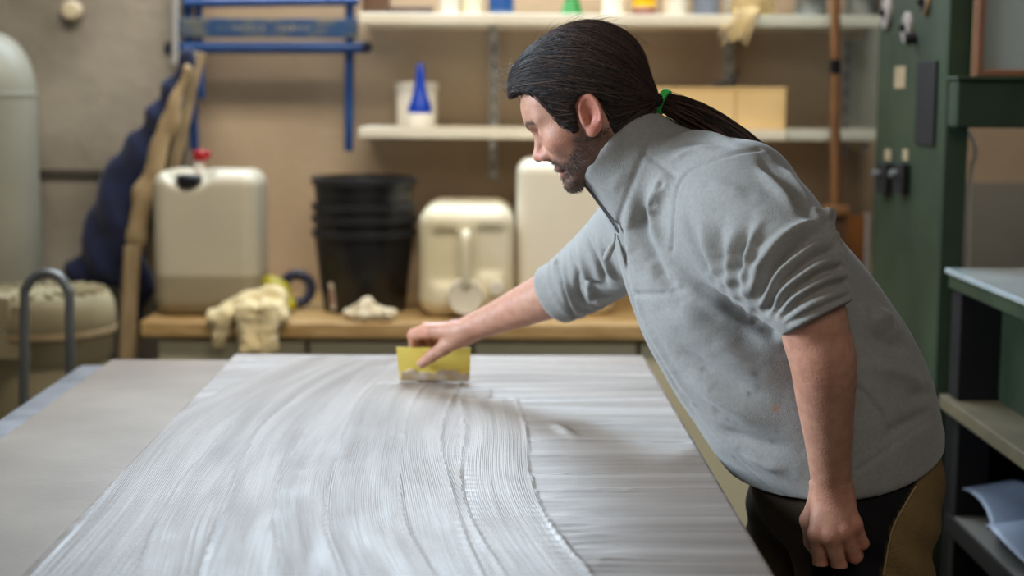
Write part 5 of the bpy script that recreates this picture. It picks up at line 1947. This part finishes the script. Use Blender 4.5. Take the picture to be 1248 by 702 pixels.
# (polyline in the photograph, height, half width): positive = ridge, negative = furrow
FOLDS = [
    # seams
    ([(925, 183), (895, 188), (862, 199), (836, 213), (824, 235), (820, 265), (819, 304)], -0.0035, 0.0045),
    ([(786, 187), (805, 201), (824, 216)], -0.003, 0.004),
    ([(806, 150), (794, 165), (784, 189), (772, 218), (760, 250), (748, 283)], -0.004, 0.005),
    ([(776, 358), (792, 359), (812, 358), (830, 354)], -0.004, 0.005),
    ([(1146, 507), (1100, 535), (1045, 573)], -0.002, 0.004),
    ([(965, 610), (935, 595), (895, 560)], -0.002, 0.004),
    ([(1046, 474), (1058, 484), (1070, 500), (1080, 517), (1090, 538)], -0.004, 0.005),
    # placket lines down the front
    ([(752, 300), (764, 345), (782, 395), (806, 440), (842, 498), (880, 545)], -0.005, 0.007),
    ([(760, 300), (772, 345), (791, 395), (816, 440), (852, 498)], 0.004, 0.008),
    # furrow below the arm and the roll before it
    ([(772, 240), (766, 275), (772, 310), (788, 335)], 0.009, 0.012),
    ([(786, 222), (781, 255), (784, 290), (800, 322), (826, 344)], -0.011, 0.012),
    ([(800, 212), (797, 245), (800, 280), (812, 312)], 0.008, 0.010),
    ([(757, 262), (758, 300), (766, 340)], -0.004, 0.008),
    ([(822, 322), (846, 346), (876, 366), (900, 382), (930, 398), (950, 408)], -0.012, 0.011),
    ([(790, 322), (808, 342), (830, 356)], -0.008, 0.010),
    ([(808, 225), (800, 250)], 0.006, 0.011),
    # long drag folds in the sleeve cap
    ([(832, 245), (842, 290), (862, 330), (888, 358)], -0.007, 0.012),
    ([(850, 262), (866, 310), (884, 345), (902, 366)], 0.009, 0.011),
    ([(876, 262), (876, 300), (884, 338)], -0.006, 0.010),
    ([(898, 268), (890, 305), (892, 345), (903, 372)], 0.008, 0.009),
    ([(915, 270), (904, 310), (903, 345)], -0.007, 0.008),
    ([(928, 262), (915, 300), (908, 340), (910, 372)], 0.009, 0.008),
    ([(862, 225), (890, 232), (915, 240)], 0.004, 0.012),
    # back of the shoulder: two long rolls
    ([(928, 190), (936, 208), (960, 232), (978, 256), (992, 272)], -0.012, 0.007),
    ([(942, 196), (962, 218), (980, 242), (994, 264)], 0.006, 0.007),
    ([(922, 198), (940, 222), (962, 246), (975, 265)], 0.006, 0.009),
    # light rolls on the top of the shoulder
    ([(800, 178), (830, 165), (860, 164), (900, 176)], 0.005, 0.007),
    ([(806, 188), (836, 174), (870, 173), (905, 184)], -0.005, 0.006),
    ([(812, 196), (845, 184), (880, 182)], 0.004, 0.006),
    # bunched folds above the cuff
    ([(911, 371), (922, 340), (940, 308), (970, 283), (1002, 268)], 0.012, 0.010),
    ([(918, 375), (930, 348), (952, 318), (985, 295), (1008, 287)], -0.013, 0.0065),
    ([(926, 378), (940, 345), (970, 312), (1014, 288)], 0.010, 0.0075),
    ([(930, 380), (948, 350), (985, 318), (1018, 303)], -0.012, 0.0055),
    ([(935, 382), (955, 354), (992, 326), (1024, 311)], 0.009, 0.0065),
    ([(940, 384), (962, 358), (1000, 333), (1028, 324)], -0.011, 0.0055),
    ([(946, 385), (968, 362), (1005, 341), (1032, 331)], 0.008, 0.006),
    ([(950, 388), (975, 366), (1010, 348), (1035, 341)], -0.010, 0.005),
    ([(955, 391), (985, 373), (1016, 359), (1037, 352)], 0.005, 0.006),
    ([(957, 396), (990, 380), (1037, 360)], -0.005, 0.0045),
    ([(996, 264), (1006, 266), (1010, 274)], 0.014, 0.010),
    ([(1012, 284), (1020, 292)], 0.007, 0.007), ([(1024, 300), (1030, 312)], 0.006, 0.006),
    # torso: soft diagonal pulls
    ([(835, 368), (870, 392), (915, 412), (945, 420)], -0.008, 0.016),
    ([(805, 372), (840, 388), (880, 412), (925, 450)], 0.007, 0.018),
    ([(812, 412), (850, 440), (900, 470), (945, 488)], -0.007, 0.016),
    ([(830, 450), (870, 478), (920, 508), (960, 520)], 0.006, 0.016),
    ([(870, 520), (900, 532), (940, 545), (970, 545)], -0.006, 0.012),
    ([(900, 550), (930, 566), (965, 575)], 0.005, 0.010),
    ([(1050, 405), (1085, 415), (1115, 430)], -0.008, 0.014),
    ([(1062, 380), (1082, 386), (1092, 394)], 0.008, 0.014),
    ([(1048, 440), (1090, 452), (1130, 468)], 0.006, 0.014),
    ([(1100, 490), (1125, 480), (1145, 478)], -0.005, 0.010),
    ([(1060, 545), (1100, 520), (1142, 500)], -0.006, 0.011),
    # collar
    ([(745, 205), (760, 190), (775, 165)], -0.003, 0.012),
    ([(742, 240), (752, 220), (765, 205)], 0.003, 0.008),
    # far sleeve gathers
    ([(690, 306), (700, 330), (704, 358), (718, 378)], -0.009, 0.006), ([(700, 298), (712, 322), (720, 352), (732, 372)], 0.008, 0.007),
    ([(712, 290), (726, 318), (738, 350)], -0.009, 0.006), ([(683, 312), (690, 340), (698, 366), (708, 384)], 0.007, 0.006),
    ([(676, 318), (684, 344), (692, 368), (700, 386)], -0.006, 0.0045), ([(725, 285), (738, 310), (748, 345)], 0.007, 0.007),
    ([(700, 330), (722, 345), (745, 352)], -0.007, 0.006), ([(704, 342), (724, 358), (748, 364)], 0.006, 0.006),
]
_pl = [np.array(smooth_path([np.array(p, float) for p in l], 5)) for l, h, w in FOLDS]
_all = np.concatenate(_pl)
_p3, _ok = trace(_all[:, 0], _all[:, 1], fleece_sdf, 1.85, 2.9)
FOLDS_W, _i = [], 0
for _l, (l, h, w) in zip(_pl, FOLDS):
    _p, _o = _p3[_i:_i + len(_l)], _ok[_i:_i + len(_l)]
    _i += len(_l)
    if _o.sum() > 2:
        FOLDS_W.append((_p[_o], h * (1.4 if w > 0.0055 else 1.1), w))


def fleece_disp(v, n):
    o = np.zeros(len(v))
    vary = 0.95 + 0.28 * wobble(v, 38, 77)
    for line, h, w in FOLDS_W:
        lo, hi = line.min(0) - 3 * w, line.max(0) + 3 * w
        m = ((v > lo) & (v < hi)).all(1)
        if m.any():
            # fade at both ends
            vm = v[m]
            d = pxdist(vm, line)
            e = np.minimum(np.linalg.norm(vm - line[0], axis=1), np.linalg.norm(vm - line[-1], axis=1))
            L_ = np.linalg.norm(np.diff(line, axis=0), axis=1).sum()
            k = np.clip(e / (0.38 * L_), 0, 1)
            k = k * k * (3 - 2 * k) * 0.92 + 0.08
            o[m] += h * (vary[m] if w > 0.0055 else 1) * np.exp(-(d / w) ** 2) * (k if w > 0.0055 else 1)
    o += 0.0012 * wobble(v, 42, 12) + 0.0035 * wobble(v, 17, 13)
    # small wrinkles gathered round both sleeves
    for (P0, N0, ln) in ((CUFN_P, CUFN_N, 0.15), (CUFF_P, CUFF_N, 0.13)):
        q = v - P0
        s = q @ N0
        r = np.linalg.norm(q - s[:, None] * N0, axis=1)
        m = np.clip((s + ln) / 0.04, 0, 1) * np.clip((-0.022 - s) / 0.012, 0, 1) * (r < 0.13)
        o += m * 0.0026 * np.sin(s * 2 * math.pi / 0.021 + 3.2 * wobble(v, 26, 61)) * (0.6 + 0.5 * wobble(v, 22, 62))
    c = np.linalg.norm(v - at(748, 176, 2.378), axis=1)
    return o * np.clip((c - 0.05) / 0.08, 0.25, 1)


def fleece_color(v):
    base = np.array(rgb(152, 151, 147))
    col = np.tile(base, (len(v), 1))
    t = 0.5 + 0.5 * wobble(v, 30, 31)
    col *= (0.96 + 0.06 * t)[:, None]
    # dirt on belly and cuff
    p = at(900, 490, 2.2)
    m = np.exp(-(np.linalg.norm((v - p) * [1, 0.6, 1.0], axis=1) / 0.10) ** 2) * np.clip(wobble(v, 130, 32) * 1.6 - 0.7, 0, 1)
    col = col * (1 - 0.55 * m[:, None]) + np.array(rgb(70, 66, 62)) * 0.55 * m[:, None]
    for (px_, py_, r_, c_) in ((866, 483, .0055, (196, 160, 84)), (872, 505, .004, (150, 128, 90)), (946, 498, .005, (170, 120, 76)), (848, 492, .0045, (74, 70, 66)), (893, 466, .005, (80, 76, 72)), (912, 480, .004, (76, 72, 68)),
                             (920, 455, .004, (84, 78, 72)), (940, 540, .0045, (80, 76, 70)), (855, 450, .004, (90, 86, 80)), (888, 510, .004, (88, 84, 78))):
        p, _ = trace(px_, py_, fleece_sdf, 1.85, 2.9)
        k = np.exp(-(np.linalg.norm(v - p[0], axis=1) / r_) ** 2)[:, None] * 0.85
        col = col * (1 - k) + np.array(rgb(*c_)) * k
    c = at(1000, 330, 2.08)
    m = np.exp(-(np.linalg.norm(v - c, axis=1) / 0.045) ** 2) * np.clip(0.5 + 0.6 * wobble(v, 50, 34), 0, 1)
    col = col * (1 - 0.45 * m[:, None]) + np.array(rgb(150, 128, 92)) * 0.45 * m[:, None]
    return col


M['fleece'] = material('fleece', (0.88, 0.88, 0.88), (1.0, 1.0, 1.0), 0.95, 160, 4, 0.5, 520, bump_dist=0.0018, attr='col', sheen=0.3, spec=0.15)
fleece = sdf_object('fleece_sweater', fleece_sdf, (0.02, 1.95, 0.80), (0.80, 2.88, 1.58), 0.0032, M['fleece'], person, fleece_disp, fleece_color, 10)
fleece['label'] = 'grey fleece sweater with stand-up collar and pushed-up sleeves'

# --- stubble
_bv = np.empty(len(body.data.vertices) * 3, np.float32)
body.data.vertices.foreach_get('co', _bv)
_bv = _bv.reshape(-1, 3)
_q = head_local(_bv)
_cand = np.nonzero((np.linalg.norm(_bv - HO, axis=1) < 0.14) & (poly2d(_q[:, 0], _q[:, 2], BEARD) < -0.001) & (_q[:, 2] > -0.095) & (np.abs(_q[:, 1]) < 0.068)
                   & (((_q[:, 0] - 0.084) / 0.009) ** 2 + (_q[:, 1] / 0.02) ** 2 + ((_q[:, 2] + 0.05) / 0.009) ** 2 > 1))[0]
_cand = _cand[fleece_sdf(_bv[_cand]) > 0.007]
_s = g.choice(_cand, 3600)
_n, _ = gradient(body_sdf, _bv[_s])
_p0 = _bv[_s] + g.normal(size=(len(_s), 3)) * 0.0008
_dir = _n * 0.55 - HU * 0.6 - HF * 0.25 + g.normal(size=(len(_s), 3)) * 0.3
_dir /= np.linalg.norm(_dir, axis=1, keepdims=True)
_ln = g.uniform(0.002, 0.0045, len(_s))[:, None]
v_, q_ = tubes(np.stack([_p0 - _n * 0.0005, _p0 + _dir * _ln * 0.5, _p0 + _dir * _ln - _n * _ln * 0.15], 1), np.full(len(_s), 0.00022), 3, False)
strand_mesh('stubble', v_, q_, len(_s), body, rgb(30, 21, 18), rgb(84, 58, 44), 1.5, 6)

# zip along the collar front and its cord pull
zl = [at(708, 224, 2.372), at(715, 238, 2.366), at(724, 254, 2.360), at(735, 270, 2.354), at(748, 286, 2.348)]
zp = np.array(zl)
for _ in range(8):
    _n, _d = gradient(fleece_sdf, zp.astype(np.float32))
    zp = zp - _n * np.clip(_d, -0.02, 0.02)[:, None]
_ = None
zz = smooth_path([p + np.array([-0.001, -0.001, 0.0]) for p in zp], 8)
MB().tube(zz, 0.0022, 8).build('zip', material('zip_grey', rgb(104, 112, 122), rgb(120, 128, 138), 0.4, 200), fleece, smooth=True)
mb = MB()
for i, p in enumerate(zz[::2]):
    mb.box(p + np.array([-0.0015, -0.001, 0.0]), (0.005, 0.003, 0.002), ry=0.9)
mb.build('zip_teeth', material('zip_teeth', rgb(78, 84, 94), None, 0.35), fleece)['kind'] = 'stuff'
pb, _ = trace([749], [285], fleece_sdf, 1.85, 2.9)
pb = pb[0]
pull = smooth_path([pb + [0, -0.003, 0], at(748, 296, pb[1] - 0.012), at(743, 306, pb[1] - 0.014), at(737, 318, pb[1] - 0.012)], 5)
MB().tube(pull, list(np.interp(np.linspace(0, 1, len(pull)), [0, 0.35, 0.45, 0.8, 0.95, 1], [0.0022, 0.0022, 0.005, 0.0062, 0.005, 0.002])), 12).build('zip_pull', M['fleece_pull'] if 'fleece_pull' in M else material('pull_grey', rgb(146, 146, 142), rgb(160, 160, 156), 0.9, 80), fleece, smooth=True)

# ------------------------------------------------------------------ trousers and boots
HIP = at(1030, 600, 2.385)
KN, KF = np.array([HIP[0] + 0.00, 2.29, 0.50]), np.array([HIP[0] - 0.05, 2.48, 0.50])
AN, AF = np.array([HIP[0] + 0.03, 2.28, 0.09]), np.array([HIP[0] - 0.02, 2.50, 0.09])


def trouser_sdf(P):
    P = P.astype(np.float32)
    q = P - HIP.astype(np.float32)
    d = ellipsoid(q, (0.0, 0, 0.03), (0.146, 0.182, 0.14))
    leg = chain(P, [(HIP + [0.015, -0.085, -0.03], 0.103), ((HIP + [0.01, -0.09, -0.15]) , 0.098), (KN, 0.078), (AN, 0.062)], 0.03)
    d = smin(d, leg, 0.03)
    leg = chain(P, [(HIP + [-0.035, 0.085, -0.03], 0.103), ((HIP + [-0.045, 0.09, -0.15]), 0.096), (KF, 0.078), (AF, 0.062)], 0.03)
    d = smin(d, leg, 0.02)
    d = smax(d, P[:, 2] - (HIP[2] + 0.11), 0.01)
    d = smax(d, 0.075 - P[:, 2], 0.006)
    return d


def side_px(x, y):
    return at(x, y, 2.27)[[0, 2]]


pp, okp = trace([1116, 1098, 1087, 1081, 1076], [592, 622, 645, 672, 700], trouser_sdf, 1.9, 2.8)
BLACK = [side_px(1128, 540)] + [p[[0, 2]] for p in pp] + [side_px(*p) for p in ((1060, 900), (985, 900), (985, 700), (990, 540))]


def trouser_color(v):
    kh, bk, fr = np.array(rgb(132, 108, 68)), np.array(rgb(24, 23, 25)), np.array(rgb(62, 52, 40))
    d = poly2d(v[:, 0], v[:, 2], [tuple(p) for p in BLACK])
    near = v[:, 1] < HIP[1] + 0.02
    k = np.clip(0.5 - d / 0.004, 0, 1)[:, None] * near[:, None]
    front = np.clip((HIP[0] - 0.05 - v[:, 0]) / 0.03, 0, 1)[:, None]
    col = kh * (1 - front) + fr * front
    return col * (1 - k) + bk * k


def trouser_disp(v, n):
    z = v[:, 2] - HIP[2]
    return 0.004 * np.sin(v[:, 2] * 95 + v[:, 0] * 60 + 2 * wobble(v, 14, 50)) * np.exp(-((z + 0.12) / 0.14) ** 2) + 0.003 * wobble(v, 25, 51) + 0.002 * wobble(v, 70, 52)


M['trousers'] = material('trouser_cloth', (0.92, 0.92, 0.92), (1, 1, 1), 0.85, 80, 4, 0.3, 350, attr='col', spec=0.2)
trousers = sdf_object('trousers', trouser_sdf, (HIP[0] - 0.26, 2.08, 0.05), (HIP[0] + 0.26, 2.70, HIP[2] + 0.14), 0.0055, M['trousers'], person, trouser_disp, trouser_color)
trousers['label'] = 'khaki work trousers with black side panel'
MB().tube(smooth_path([p + [0, -0.003, 0] for p in pp[okp]], 6), 0.0016, 6).build('piping', material('piping', rgb(150, 132, 92), None, 0.8), trousers, smooth=True)
for A0 in (AN, AF):
    def boot(P, A0=A0):
        d = chain(P, [(A0 + [0.0, 0, 0.02], 0.055), (A0 + [0.005, 0, -0.035], 0.05), (A0 + [-0.08, 0, -0.05], 0.045), (A0 + [-0.16, 0, -0.052], 0.042)], 0.02)
        return smax(d, 0.012 - P[:, 2], 0.008)
    sdf_object('boot', boot, A0 - [0.24, 0.1, 0.1], A0 + [0.12, 0.1, 0.12], 0.006, M['black_cloth'], person)
    MB().box((A0[0] - 0.06, A0[1], 0.007), (0.29, 0.10, 0.0138)).build('boot_sole', M['black'], person, bevel=0.004)
